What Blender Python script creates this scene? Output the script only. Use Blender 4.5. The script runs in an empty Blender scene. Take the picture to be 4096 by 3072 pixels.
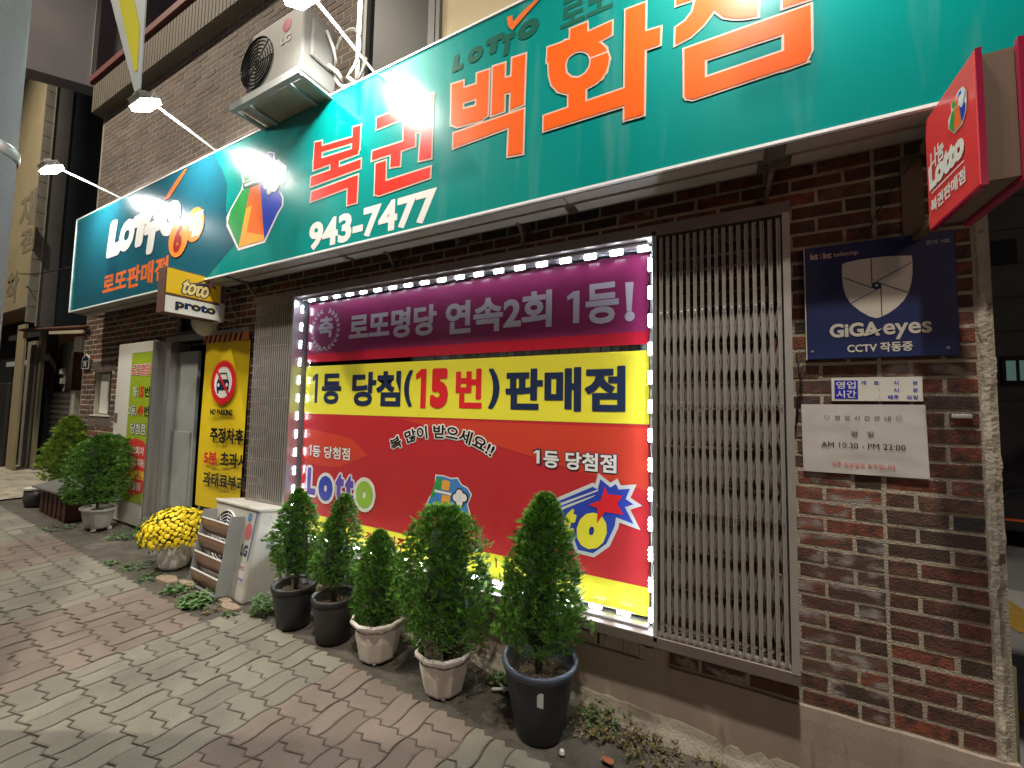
import bpy, math, random
from mathutils import Vector, Matrix, noise
random.seed(7)
SC = bpy.context.scene
COL = SC.collection

# ---------------------------------------------------------------- camera
cam = bpy.data.objects.new('camera', bpy.data.cameras.new('camera'))
COL.objects.link(cam); SC.camera = cam
cam.data.sensor_width = 36.0
cam.data.lens = 14.439
cam.data.clip_start = 0.02; cam.data.clip_end = 400
_yaw, _pitch, _roll = math.radians(27.5665), math.radians(3.5334), math.radians(1.0638)
_f = Vector((-math.sin(_yaw)*math.cos(_pitch), math.cos(_yaw)*math.cos(_pitch), math.sin(_pitch)))
_r = Vector((math.cos(_yaw), math.sin(_yaw), 0)); _u = _r.cross(_f)
_r2 = _r*math.cos(_roll)+_u*math.sin(_roll); _u2 = -_r*math.sin(_roll)+_u*math.cos(_roll)
cam.matrix_world = Matrix(((_r2.x,_u2.x,-_f.x,-.8748),(_r2.y,_u2.y,-_f.y,-2.2459),(_r2.z,_u2.z,-_f.z,1.2480),(0,0,0,1)))

# ---------------------------------------------------------------- night sky
world = bpy.data.worlds.new('World'); SC.world = world; world.use_nodes = True
wn = world.node_tree
bg = wn.nodes['Background']
sky = wn.nodes.new('ShaderNodeTexSky'); sky.sky_type = 'NISHITA'; sky.sun_disc = False
sky.sun_elevation = math.radians(-3.0); sky.sun_rotation = math.radians(150)
wn.links.new(sky.outputs[0], bg.inputs[0]); bg.inputs[1].default_value = SKY_STRENGTH = 0.30
SC.view_settings.view_transform = 'Standard'; SC.view_settings.look = 'None'
SC.view_settings.exposure = 0.30; SC.view_settings.gamma = 1.0
SC.cycles.use_denoising = True
SC.cycles.max_bounces = 6

def lamp(name, kind, loc, target, energy, color, size=.1, size_y=None, spread=None, parent=None, org=(0,0,0)):
    l = bpy.data.lights.new(name, kind); l.energy = energy; l.color = color
    if kind == 'AREA':
        l.shape = 'RECTANGLE' if size_y else 'DISK'; l.size = size
        if size_y: l.size_y = size_y
        if spread: l.spread = spread
    else:
        l.shadow_soft_size = size
        if kind == 'SPOT': l.spot_size = spread or 2.6; l.spot_blend = .6
    o = bpy.data.objects.new(name, l); COL.objects.link(o)
    o.rotation_euler = (Vector(target)-Vector(loc)).to_track_quat('-Z','Y').to_euler()
    o.location = Vector(loc)-Vector(org)
    if parent: o.parent = parent
    return o
STREET = (-.75, -3.15, 8.6)
lamp('street_light', 'SPOT', STREET, (-1.3, -1.0, 0), 1450, (1.0,.88,.72), .13, spread=math.radians(96))
lamp('unseen_far_light', 'POINT', (3.6, -8.5, 4.2), (0,0,0), 110, (1.0,.56,.42), .5)  # weak warm fill added for the reddish tint, no fixture stands there
lamp('unseen_far_light', 'SPOT', (-9.2, -4.7, 11.5), (-8.4,-1.0,0), 3800, (1.0,.88,.70), .15, spread=math.radians(86))  # second street light on the left, unseen
FLOODS = [(-7.25,-.785,3.735), (-5.13,-.785,3.735), (-3.11,-.785,3.735), (-.68,-.785,3.735)]

# ---------------------------------------------------------------- ground height
def zg(x, y=0.0):
    xx = max(-16.0, min(6.0, x))
    return -.36-.04*xx

# ---------------------------------------------------------------- materials
def mat(name, c, rough=.6, metal=0.0, c2=None, nscale=8, namt=.5, bump=0.0, bscale=60, spec=.5, emit=None, estr=0,
        stretch=None, coat=0, island=0.0, objrand=0.0, trans=0, dirt=None, dscale=3, dthr=(.5,.7), palette=None, alpha=1):
    m = bpy.data.materials.new(name); m.use_nodes = True
    nt = m.node_tree; N = nt.nodes; L = nt.links
    b = N['Principled BSDF']
    b.inputs['Roughness'].default_value = rough; b.inputs['Metallic'].default_value = metal
    b.inputs['Specular IOR Level'].default_value = spec
    if coat: b.inputs['Coat Weight'].default_value = coat; b.inputs['Coat Roughness'].default_value = .06
    geo = N.new('ShaderNodeNewGeometry'); oi = N.new('ShaderNodeObjectInfo')
    mp = N.new('ShaderNodeMapping'); L.new(geo.outputs['Position'], mp.inputs[0])
    if stretch: mp.inputs['Scale'].default_value = stretch
    col = None
    def rgb(v):
        n = N.new('ShaderNodeRGB'); n.outputs[0].default_value = (*v, 1); return n.outputs[0]
    def mix(fac, a, bb, mode='MIX'):
        n = N.new('ShaderNodeMix'); n.data_type = 'RGBA'; n.blend_type = mode
        if isinstance(fac, (int, float)): n.inputs[0].default_value = fac
        else: L.new(fac, n.inputs[0])
        L.new(a, n.inputs[6]); L.new(bb, n.inputs[7]); return n.outputs[2]
    def nz(scale, detail=5, off=0):
        n = N.new('ShaderNodeTexNoise'); n.inputs['Scale'].default_value = scale; n.inputs['Detail'].default_value = detail
        L.new(mp.outputs[0], n.inputs['Vector']); return n.outputs[0]
    def ramp(fac, lo, hi):
        n = N.new('ShaderNodeMapRange'); n.inputs[1].default_value = lo; n.inputs[2].default_value = hi
        n.clamp = True; L.new(fac, n.inputs[0]); return n.outputs[0]
    col = rgb(c)
    if palette:
        add = N.new('ShaderNodeMath'); add.operation = 'ADD'; L.new(geo.outputs['Random Per Island'], add.inputs[0]); L.new(oi.outputs['Random'], add.inputs[1])
        fr = N.new('ShaderNodeMath'); fr.operation = 'FRACT'; L.new(add.outputs[0], fr.inputs[0])
        cr = N.new('ShaderNodeValToRGB'); cr.color_ramp.interpolation = 'CONSTANT'
        while len(cr.color_ramp.elements) < len(palette): cr.color_ramp.elements.new(.5)
        for e, (p_, cc) in zip(cr.color_ramp.elements, palette): e.position = p_; e.color = (*cc, 1)
        L.new(fr.outputs[0], cr.inputs[0]); col = cr.outputs[0]
    if c2 is not None:
        col = mix(ramp(nz(nscale), .5-.5*namt, .5+.5*namt), col, rgb(c2))
    if island or objrand:
        src = geo.outputs['Random Per Island'] if island else oi.outputs['Random']
        amt = island or objrand
        mr = N.new('ShaderNodeMapRange'); mr.inputs[3].default_value = 1-amt; mr.inputs[4].default_value = 1+amt
        L.new(src, mr.inputs[0])
        n = N.new('ShaderNodeVectorMath'); n.operation = 'SCALE'; L.new(col, n.inputs[0]); L.new(mr.outputs[0], n.inputs['Scale'])
        col = n.outputs[0]
    if dirt is not None:
        col = mix(ramp(nz(dscale, 8), *dthr), col, rgb(dirt))
    L.new(col, b.inputs['Base Color'])
    if bump:
        bn = N.new('ShaderNodeBump'); bn.inputs['Strength'].default_value = bump; bn.inputs['Distance'].default_value = .01
        L.new(nz(bscale, 6), bn.inputs['Height']); L.new(bn.outputs[0], b.inputs['Normal'])
    if emit is not None:
        b.inputs['Emission Color'].default_value = (*emit, 1); b.inputs['Emission Strength'].default_value = estr
    if trans: b.inputs['Transmission Weight'].default_value = trans
    return m

M = {}
M['asphalt'] = mat('asphalt', (.05,.05,.052), .85, c2=(.085,.083,.08), nscale=14, bump=.5, bscale=180)
M['bed'] = mat('joint_sand', (.05,.046,.04), .95, c2=(.10,.092,.075), nscale=9, namt=.6, bump=.4)
M['apron'] = mat('apron_dirt', (.125,.115,.10), .9, c2=(.055,.048,.04), nscale=4, namt=.35, bump=.6, bscale=70, dirt=(.05,.055,.02), dscale=6, dthr=(.56,.72))
M['paver_grey'] = mat('paver_grey', (.205,.199,.163), .82, c2=(.165,.16,.132), nscale=9, namt=.8, bump=.35, bscale=150, objrand=.14, dirt=(.10,.095,.078), dscale=2.6, dthr=(.5,.80))
M['paver_red'] = mat('paver_red', (.198,.160,.136), .82, c2=(.164,.134,.115), nscale=9, namt=.8, bump=.35, bscale=150, objrand=.14, dirt=(.11,.09,.072), dscale=2.6, dthr=(.5,.80))
M['paver_grey_far'] = mat('paver_grey_far', (.205,.199,.163), .82, c2=(.165,.16,.132), nscale=9, namt=.8, bump=.35, bscale=150, island=.14, dirt=(.10,.095,.078), dscale=2.6, dthr=(.5,.80))
M['paver_red_far'] = mat('paver_red_far', (.198,.160,.136), .82, c2=(.164,.134,.115), nscale=9, namt=.8, bump=.35, bscale=150, island=.14, dirt=(.11,.09,.072), dscale=2.6, dthr=(.5,.80))
BRP = [(0,(.150,.062,.044)),(.18,(.24,.072,.044)),(.34,(.12,.070,.050)),(.5,(.09,.052,.042)),(.62,(.31,.09,.05)),(.74,(.19,.068,.046)),(.86,(.032,.030,.033)),(.91,(.20,.10,.072))]
M['brick'] = mat('brick', (.1,.05,.04), .8, palette=BRP, c2=(.05,.035,.03), nscale=22, namt=.35, bump=.6, bscale=110)
M['brick_stained'] = mat('brick_stained', (.1,.05,.04), .8, palette=BRP, c2=(.06,.045,.04), nscale=22, namt=.35, bump=.6, bscale=110, dirt=(.36,.32,.30), dscale=11, dthr=(.49,.66), stretch=(1,1,1.8))
BRU = [(0,(.15,.118,.10)),(.25,(.18,.135,.112)),(.5,(.125,.10,.088)),(.75,(.155,.115,.098)),(.9,(.10,.085,.08))]
M['brick_upper'] = mat('brick_upper', (.2,.15,.11), .85, palette=BRU, c2=(.13,.10,.085), nscale=20, namt=.4, bump=.6, bscale=110)
M['mortar'] = mat('mortar', (.50,.455,.36), .95, c2=(.33,.30,.235), nscale=12, namt=.5, bump=.9, bscale=130)
M['mortar_upper'] = mat('mortar_upper', (.40,.36,.30), .95, c2=(.26,.23,.19), nscale=5, namt=.6, bump=.7, bscale=130)
M['plaster'] = mat('plaster', (.44,.37,.31), .85, c2=(.34,.27,.22), nscale=3.0, namt=.6, bump=.25, bscale=60, dirt=(.13,.06,.045), dscale=3.5, dthr=(.60,.80), stretch=(2.4,1,.7))
M['cement'] = mat('cement', (.46,.43,.35), .9, c2=(.24,.215,.17), nscale=6, namt=.6, bump=.8, bscale=80, dirt=(.12,.10,.08), dscale=7, dthr=(.56,.72))
M['render'] = mat('corner_render', (.54,.50,.41), .9, c2=(.38,.33,.27), nscale=9, namt=.5, bump=.9, bscale=70, dirt=(.14,.11,.09), dscale=12, dthr=(.60,.68))
M['teal'] = mat('sign_teal', (.0,.25,.225), .22, spec=.6, coat=.35, c2=(.0,.215,.20), nscale=1.2, namt=.8, stretch=(3,1,.3), dirt=(.055,.27,.245), dscale=2.6, dthr=(.56,.78))
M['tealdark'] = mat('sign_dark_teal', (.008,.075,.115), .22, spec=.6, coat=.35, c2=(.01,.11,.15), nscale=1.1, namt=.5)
M['trim'] = mat('white_trim', (.8,.8,.8), .35)
M['under'] = mat('sign_underside', (.36,.32,.28), .6, c2=(.28,.25,.22), nscale=5)
def flatm(k, c, rough=.25, coat=.2, **kw): M[k] = mat('print_'+k, c, rough, coat=coat, **kw)
flatm('red', (.62,.028,.018)); flatm('orange', (.80,.115,.012)); flatm('white', (.74,.74,.72)); flatm('pale', (.66,.50,.42))
flatm('greendark', (.012,.105,.075)); flatm('orange2', (.75,.15,.03)); flatm('ballorange', (.85,.23,.03)); flatm('darkred', (.30,.02,.015))
flatm('green', (.03,.30,.07)); flatm('blue', (.025,.055,.42)); flatm('grey', (.20,.26,.27)); flatm('lgrey', (.55,.6,.6))
flatm('amber', (.75,.36,.05)); flatm('lime', (.25,.42,.06))
flatm('purple', (.225,.022,.088), bump=.5, bscale=3.5); flatm('purplered', (.40,.012,.030)); flatm('lilac', (.44,.39,.44)); flatm('yellow', (.74,.70,.055), bump=.4, bscale=2.5)
flatm('navy', (.016,.028,.075)); flatm('txred', (.62,.02,.03)); flatm('posterred', (.46,.028,.036), bump=.5, bscale=2.5); flatm('posterred2', (.56,.055,.032))
flatm('black', (.012,.012,.014)); flatm('logoblue', (.03,.06,.42)); flatm('violet', (.12,.07,.42)); flatm('lgreen', (.28,.48,.06)); flatm('skyblue', (.06,.22,.55))
flatm('bannery', (.72,.54,.015), .4, 0); flatm('signyellow', (.78,.50,.012)); flatm('postergreen', (.30,.42,.03)); flatm('toto', (.80,.66,.25)); flatm('discred', (.50,.12,.14)); flatm('deadleaf', (.30,.11,.045), .8, 0); flatm('pink', (.62,.30,.30))
flatm('gigablue', (.008,.022,.115), .5, 0); flatm('bone', (.70,.68,.62)); flatm('signred', (.62,.05,.05)); flatm('paper', (.60,.585,.56), .8, 0, c2=(.50,.48,.46), nscale=6)
flatm('rust', (.13,.05,.03), .8, 0, c2=(.07,.03,.02), nscale=20); flatm('cream', (.55,.50,.36)); flatm('creamwhite', (.68,.68,.62)); flatm('plateblue', (.03,.03,.50))
flatm('maroon', (.32,.01,.05)); flatm('gold', (.16,.11,.08), .6, 0); flatm('tick', (.75,.12,.02)); flatm('hazblack', (.01,.01,.01)); flatm('hazorange', (.55,.22,.07))
M['alu'] = mat('aluminium', (.62,.63,.64), .28, .85, c2=(.5,.51,.52), nscale=30, stretch=(1,1,.1))
M['lattice'] = mat('lattice_steel', (.27,.25,.235), .5, .3)
M['gate'] = mat('gate_steel', (.44,.42,.40), .42, .35, c2=(.36,.34,.32), nscale=12, namt=.6)
M['gateframe'] = mat('gate_frame', (.19,.155,.14), .5, .2, c2=(.15,.12,.11), nscale=8)
M['dark'] = mat('dark', (.012,.012,.014), .6)
M['darkroom'] = mat('dark_room', (.02,.022,.026), .9, c2=(.035,.035,.04), nscale=2)
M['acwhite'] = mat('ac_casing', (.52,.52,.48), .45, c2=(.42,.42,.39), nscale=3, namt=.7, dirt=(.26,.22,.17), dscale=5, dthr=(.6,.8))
M['acgrey'] = mat('ac_grey', (.33,.35,.35), .4, c2=(.27,.29,.29), nscale=5)
M['slat'] = mat('air_guide_slat', (.36,.20,.15), .35, .15, c2=(.30,.17,.13), nscale=8)
M['blackmetal'] = mat('black_metal', (.02,.02,.022), .5)
M['blackpot'] = mat('black_plastic', (.022,.023,.027), .42, c2=(.035,.034,.036), nscale=7, spec=.5)
M['bluepot'] = mat('blue_black_plastic', (.018,.021,.034), .38, c2=(.03,.034,.048), nscale=7)
M['bluerim'] = mat('blue_rim', (.075,.10,.15), .45, c2=(.05,.065,.10), nscale=7)
M['whitepot'] = mat('stained_white_plastic', (.86,.85,.84), .5, c2=(.76,.69,.64), nscale=6, namt=.35, dirt=(.16,.10,.075), dscale=7, dthr=(.62,.72), stretch=(1,1,.8))
M['whitepot2'] = mat('white_planter', (.60,.60,.58), .5, c2=(.48,.47,.45), nscale=6, dirt=(.22,.20,.17), dscale=6, dthr=(.62,.8))
M['soil'] = mat('soil', (.035,.024,.017), .95, c2=(.09,.065,.045), nscale=45, namt=.3, bump=1, bscale=90)
M['leaf'] = mat('thuja_leaf', (.165,.345,.05), .5, island=.68, c2=(.055,.17,.03), nscale=26, namt=.5, spec=.35)
M['leaf2'] = mat('thuja_leaf_yellowish', (.26,.38,.04), .55, island=.42, c2=(.08,.17,.022), nscale=9, namt=.6, spec=.35)
M['leafshade'] = mat('crown_shade', (.010,.026,.007), .8, island=.4)  # near black green, shade deep inside the crowns put into the colour
M['bark'] = mat('bark', (.10,.08,.065), .9, c2=(.05,.04,.032), nscale=30)
M['mum'] = mat('chrysanthemum_petals', (.92,.78,.02), .5, objrand=.12, c2=(.92,.62,.01), nscale=60)
M['weed'] = mat('weed_leaf', (.075,.165,.045), .6, island=.45)
M['weeddry'] = mat('dry_weed', (.17,.14,.06), .8, island=.5)
M['pebble'] = mat('pebble', (.28,.25,.21), .9, island=.5)
M['stone'] = mat('broken_slab', (.34,.26,.19), .9, c2=(.22,.18,.14), nscale=18, bump=.8, bscale=80)
M['conc'] = mat('pole_concrete', (.36,.42,.45), .7, c2=(.28,.33,.36), nscale=3, bump=.2)
M['beige'] = mat('beige_wall', (.30,.25,.145), .85, c2=(.24,.20,.12), nscale=2)
M['greywall'] = mat('grey_wall', (.18,.175,.165), .9, c2=(.14,.135,.125), nscale=2.5)
M['bluewall'] = mat('blue_grey_wall', (.045,.06,.07), .9, c2=(.03,.04,.05), nscale=2)
M['purplewall'] = mat('pale_purple_wall', (.34,.32,.35), .9, c2=(.27,.26,.29), nscale=2)
M['greybrick'] = mat('grey_tile', (.26,.24,.20), .85, c2=(.19,.175,.145), nscale=9)
M['corr'] = mat('corrugated_grey', (.46,.45,.41), .6, 0, c2=(.38,.37,.34), nscale=6)
M['wood'] = mat('painted_timber', (.22,.19,.12), .8, c2=(.13,.11,.08), nscale=9, stretch=(1,1,.2))
M['redbox'] = mat('red_brown_metal', (.085,.022,.018), .6, c2=(.05,.016,.014), nscale=12, stretch=(1,1,.3))
M['lid'] = mat('corrugated_lid', (.26,.27,.27), .4, .5, c2=(.18,.18,.18), nscale=9)
M['glassdark'] = mat('dark_glass', (.007,.010,.013), .45, spec=.12, c2=(.010,.014,.016), nscale=1.5)
M['curtain'] = mat('beige_blind', (.46,.38,.24), .7, c2=(.40,.33,.20), nscale=2)
M['winframe'] = mat('window_frame', (.07,.075,.075), .5)
M['rib'] = mat('ribbed_cladding', (.13,.11,.08), .75, c2=(.10,.085,.065), nscale=3)
M['redtrim'] = mat('red_trim', (.12,.025,.025), .6)
M['lampglass'] = mat('lamp_glass', (1,1,1), .3, emit=(1,.97,.92), estr=60)
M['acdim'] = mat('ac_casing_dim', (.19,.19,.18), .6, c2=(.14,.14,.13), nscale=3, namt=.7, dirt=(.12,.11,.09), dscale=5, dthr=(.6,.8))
M['housing'] = mat('lamp_housing', (.75,.75,.72), .5, .3)
M['armwhite'] = mat('white_arm', (.24,.25,.25), .4)
M['led'] = mat('led_lens', (1,1,1), .3, emit=(.80,.87,1.0), estr=72)
M['ledbody'] = mat('led_body', (.32,.33,.36), .5)
M['blind'] = mat('blind_slat', (.58,.63,.63), .6, island=.35)
M['pipe'] = mat('rusty_pipe', (.13,.10,.06), .8, c2=(.08,.10,.03), nscale=6, stretch=(1,1,.3), bump=.5)
M['hose'] = mat('white_hose', (.56,.55,.50), .6, c2=(.40,.38,.33), nscale=15)
M['roadpaint'] = mat('yellow_road_paint', (.55,.36,.06), .8, c2=(.42,.27,.05), nscale=20)
M['roadwhite'] = mat('white_road_paint', (.6,.6,.58), .8, c2=(.45,.45,.44), nscale=20)
M['tape'] = mat('blue_tape', (.07,.12,.42), .5)
M['greenlit'] = mat('lit_pane', (.1,.2,.18), .4, emit=(.35,.60,.55), estr=.12)
M['cardark'] = mat('car_paint', (.02,.02,.025), .15, coat=.6)

def clear_glass():
    m = bpy.data.materials.new('clear_glass'); m.use_nodes = True; nt = m.node_tree; nt.nodes.clear()
    o = nt.nodes.new('ShaderNodeOutputMaterial'); mx = nt.nodes.new('ShaderNodeMixShader'); t = nt.nodes.new('ShaderNodeBsdfTransparent'); g = nt.nodes.new('ShaderNodeBsdfGlossy')
    g.inputs['Roughness'].default_value = .03; t.inputs[0].default_value = (.93,.96,.95,1); fr = nt.nodes.new('ShaderNodeFresnel'); fr.inputs[0].default_value = 1.5
    nt.links.new(fr.outputs[0], mx.inputs[0]); nt.links.new(t.outputs[0], mx.inputs[1]); nt.links.new(g.outputs[0], mx.inputs[2]); nt.links.new(mx.outputs[0], o.inputs[0]); return m
M['glass'] = clear_glass()

# ---------------------------------------------------------------- mesh helpers
ORG = {}
class MB:
    def __init__(s): s.v = []; s.f = []; s.mi = []; s.cur = 0; s.smooth = False
    def add(s, vs, fs):
        n = len(s.v); s.v += [tuple(v) for v in vs]
        for f in fs: s.f.append(tuple(n+i for i in f)); s.mi.append(s.cur)
        return s
    def box(s, x0,x1,y0,y1,z0,z1, mtx=None):
        vs = [(x0,y0,z0),(x1,y0,z0),(x1,y1,z0),(x0,y1,z0),(x0,y0,z1),(x1,y0,z1),(x1,y1,z1),(x0,y1,z1)]
        if mtx: vs = [tuple(mtx @ Vector(v)) for v in vs]
        return s.add(vs, [(0,3,2,1),(4,5,6,7),(0,1,5,4),(1,2,6,5),(2,3,7,6),(3,0,4,7)])
    def bar(s, a, b, w, h=None, up=(0,0,1)):
        a = Vector(a); b = Vector(b); h = h or w; d = (b-a).normalized(); u = Vector(up)
        if abs(d.dot(u)) > .98: u = Vector((0,1,0))
        r = d.cross(u).normalized(); u = r.cross(d).normalized()
        vs = [p+r*sx*w/2+u*sy*h/2 for p in (a,b) for sx,sy in ((-1,-1),(1,-1),(1,1),(-1,1))]
        return s.add(vs, [(0,1,2,3),(7,6,5,4),(0,4,5,1),(1,5,6,2),(2,6,7,3),(3,7,4,0)])
    def tube(s, path, r, n=8, cap=True):
        path = [Vector(p) for p in path]; rs = r if isinstance(r,(list,tuple)) else [r]*len(path)
        base = len(s.v); prev = None
        for i,p in enumerate(path):
            d = (path[min(i+1,len(path)-1)]-path[max(i-1,0)]).normalized()
            if prev is None:
                a = Vector((0,0,1)) if abs(d.z) < .9 else Vector((1,0,0)); u = d.cross(a).normalized()
            else: u = (prev-d*prev.dot(d)).normalized()
            prev = u; w = d.cross(u)
            for k in range(n):
                t = 2*math.pi*k/n; s.v.append(tuple(p+(u*math.cos(t)+w*math.sin(t))*rs[i]))
        for i in range(len(path)-1):
            for k in range(n):
                a = base+i*n+k; b = base+i*n+(k+1)%n
                s.f.append((a,b,b+n,a+n)); s.mi.append(s.cur)
        if cap:
            s.f.append(tuple(base+k for k in range(n))[::-1]); s.mi.append(s.cur)
            s.f.append(tuple(base+(len(path)-1)*n+k for k in range(n))); s.mi.append(s.cur)
        return s
    def lathe(s, prof, cx, cy, n=24, flute=None, sx=1, sy=1, rot=0, close=False):
        base = len(s.v)
        for (r,z) in prof:
            for k in range(n):
                t = 2*math.pi*k/n+rot; rr = r*(flute(k,r,z) if flute else 1)
                s.v.append((cx+rr*math.cos(t)*sx, cy+rr*math.sin(t)*sy, z))
        for i in range(len(prof)-1):
            for k in range(n):
                a = base+i*n+k; b = base+i*n+(k+1)%n
                s.f.append((a,b,b+n,a+n)); s.mi.append(s.cur)
        if close:
            s.f.append(tuple(base+k for k in range(n))[::-1]); s.mi.append(s.cur)
            s.f.append(tuple(base+(len(prof)-1)*n+k for k in range(n))); s.mi.append(s.cur)
        return s
    def prism(s, poly, fr, d0, d1):
        """extrude a 2D polygon along the frame normal from d0 to d1"""
        n = len(poly); A = [fr(u,v,d0) for u,v in poly]; B = [fr(u,v,d1) for u,v in poly]
        return s.add(A+B, [tuple(range(n))[::-1], tuple(range(n,2*n))]+[(i,(i+1)%n,n+(i+1)%n,n+i) for i in range(n)])
    def flat(s, poly, fr, d):
        return s.add([fr(u,v,d) for u,v in poly], [tuple(range(len(poly)))])
def frame(kind, c):
    """2D sheet coordinates -> world; d is the distance proud of the sheet"""
    if kind == 'Y': return lambda u,v,d=0: (u, c-d, v)
    if kind == 'X+': return lambda u,v,d=0: (c+d, u, v)
    if kind == 'X-': return lambda u,v,d=0: (c-d, u, v)
def obj(name, mb, m, parent=None, smooth=False, local=False, kind=None, label=None, cat=None, group=None, org=None):
    me = bpy.data.meshes.new(name)
    o0 = Vector(org or (0,0,0))
    if parent is not None and not local: o0 = Vector(ORG.get(parent.name, (0,0,0)))
    if mb.v and o0.length > 0: vs = [(v[0]-o0.x, v[1]-o0.y, v[2]-o0.z) for v in mb.v]
    else: vs = mb.v
    me.from_pydata(vs, [], mb.f)
    ms = m if isinstance(m,(list,tuple)) else [m]
    for k in ms: me.materials.append(M[k] if isinstance(k,str) else k)
    if len(ms) > 1: me.polygons.foreach_set('material_index', mb.mi)
    if smooth: me.polygons.foreach_set('use_smooth', [True]*len(me.polygons))
    me.update()
    o = bpy.data.objects.new(name, me); COL.objects.link(o)
    if org: o.location = org
    if parent is not None: o.parent = parent; ORG[o.name] = ORG.get(parent.name, (0,0,0)) if not local else (0,0,0)
    elif org: ORG[o.name] = tuple(org)
    if kind: o['kind'] = kind
    if label: o['label'] = label
    if cat: o['category'] = cat
    if group: o['group'] = group
    return o
def thing(name, label, cat, loc=(0,0,0), group=None, rot=None):
    o = bpy.data.objects.new(name, None); COL.objects.link(o); o.location = loc; o.empty_display_size = .1
    if rot: o.rotation_euler = rot
    ORG[o.name] = tuple(loc)
    o['label'] = label; o['category'] = cat
    if group: o['group'] = group
    return o
def bevel(o, w=.004, seg=2, ang=.6):
    md = o.modifiers.new('bevel','BEVEL'); md.width = w; md.segments = seg; md.limit_method = 'ANGLE'; md.angle_limit = ang
    return o
# ---------------------------------------------------------------- lettering
_T = {}
def glyphs(body, off, res=3):
    k = (body, round(off,4), res)
    if k in _T: return _T[k]
    cu = bpy.data.curves.new('t','FONT'); cu.body = body; cu.size = 1; cu.offset = off; cu.resolution_u = res
    o = bpy.data.objects.new('t', cu); COL.objects.link(o); bpy.context.view_layer.update()
    dg = bpy.context.evaluated_depsgraph_get(); me = bpy.data.meshes.new_from_object(o.evaluated_get(dg))
    out = ([(v.co.x, v.co.y) for v in me.vertices], [tuple(p.vertices) for p in me.polygons])
    bpy.data.objects.remove(o); bpy.data.curves.remove(cu); bpy.data.meshes.remove(me)
    _T[k] = out; return out
def text(parent, body, fr, box, m, bold=.018, fat=0.0, shear=0.0, lift=.0015, outline=None, out=.05, flip=1, warp=None, name='lettering'):
    """lettering fitted in box (u0,u1,v0,v1) on the sheet fr; flip=-1 mirrors u for sheets read against the axis"""
    vs, fs = glyphs(body, bold)
    xs = [v[0] for v in vs]; ys = [v[1] for v in vs]
    x0, x1, y0, y1 = min(xs)-fat, max(xs)+fat, min(ys)-fat, max(ys)+fat
    u0,u1,v0,v1 = box
    su = (u1-u0-abs(shear)*(v1-v0))/(x1-x0); sv = (v1-v0)/(y1-y0)
    def put(mb, vs, fs, dx, dy, d):
        P = []
        for x,y in vs:
            vv = v0+(y+dy-y0)*sv; uu = (x+dx-x0)*su+shear*(vv-v0)
            uu = u0+uu if flip > 0 else u1-uu
            if warp: uu, vv = warp(uu, vv)
            P.append(fr(uu, vv, d))
        mb.add(P, [f if flip > 0 else f[::-1] for f in fs])
    def rings(mb, vs, fs, R, d):
        k = 0
        pts = [(0,0)]
        for r in ([R] if R <= .03 else [R*.55, R]) if R > 0 else []:
            n = 6 if r <= .03 else 10
            asp = su/sv
            pts += [(r*math.cos(2*math.pi*i/n), r*math.sin(2*math.pi*i/n)*asp) for i in range(n)]
        for dx,dy in pts: put(mb, vs, fs, dx, dy, d+k*.00006); k += 1
    if outline:
        mb = MB(); rings(mb, vs, fs, out+fat, lift); obj(name+'_outline', mb, outline, parent)
        lift += .0022
    mb = MB(); rings(mb, vs, fs, fat, lift)
    return obj(name, mb, m, parent)
def print_(parent, name, polys, fr, m, lift=.001, step=.00008):
    mb = MB()
    for k,p in enumerate(polys): mb.flat(p, fr, lift+k*step)
    return obj(name, mb, m, parent)
def bb(pts):
    us = [p[0] for p in pts]; vs = [p[1] for p in pts]; return (min(us), max(us), min(vs), max(vs))
def circ(cx, cy, rx, ry=None, n=28, a0=0, a1=2*math.pi):
    ry = ry or rx; return [(cx+rx*math.cos(a0+(a1-a0)*k/n), cy+ry*math.sin(a0+(a1-a0)*k/n)) for k in range(n)]
def grow(poly, d):
    """offset a polygon outwards by d"""
    n = len(poly); area = sum(poly[i][0]*poly[(i+1)%n][1]-poly[(i+1)%n][0]*poly[i][1] for i in range(n))
    sg = 1 if area > 0 else -1; out = []
    for i in range(n):
        a,b,c = Vector(poly[i-1]), Vector(poly[i]), Vector(poly[(i+1)%n])
        e1 = (b-a).normalized(); e2 = (c-b).normalized()
        n1 = Vector((e1.y,-e1.x))*sg; n2 = Vector((e2.y,-e2.x))*sg
        m_ = n1+n2; l = m_.length
        if l < .2: out.append(tuple(b+n1*d)); continue
        m_ /= l; out.append(tuple(b+m_*min(d/max(m_.dot(n1),.35), d*2.2)))
    return out
def one(parent, fr, box, m, lift=.0015, th=.34):
    u0,u1,v0,v1 = box; w = u1-u0; h = v1-v0; s = w*th*1.5
    mb = MB(); mb.flat([(u1-s,v0),(u1,v0),(u1,v1),(u1-s,v1),(u0,v1-h*.13),(u0,v1-h*.27),(u1-s,v1-h*.20)], fr, lift)
    return obj('lettering', mb, m, parent)

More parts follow.
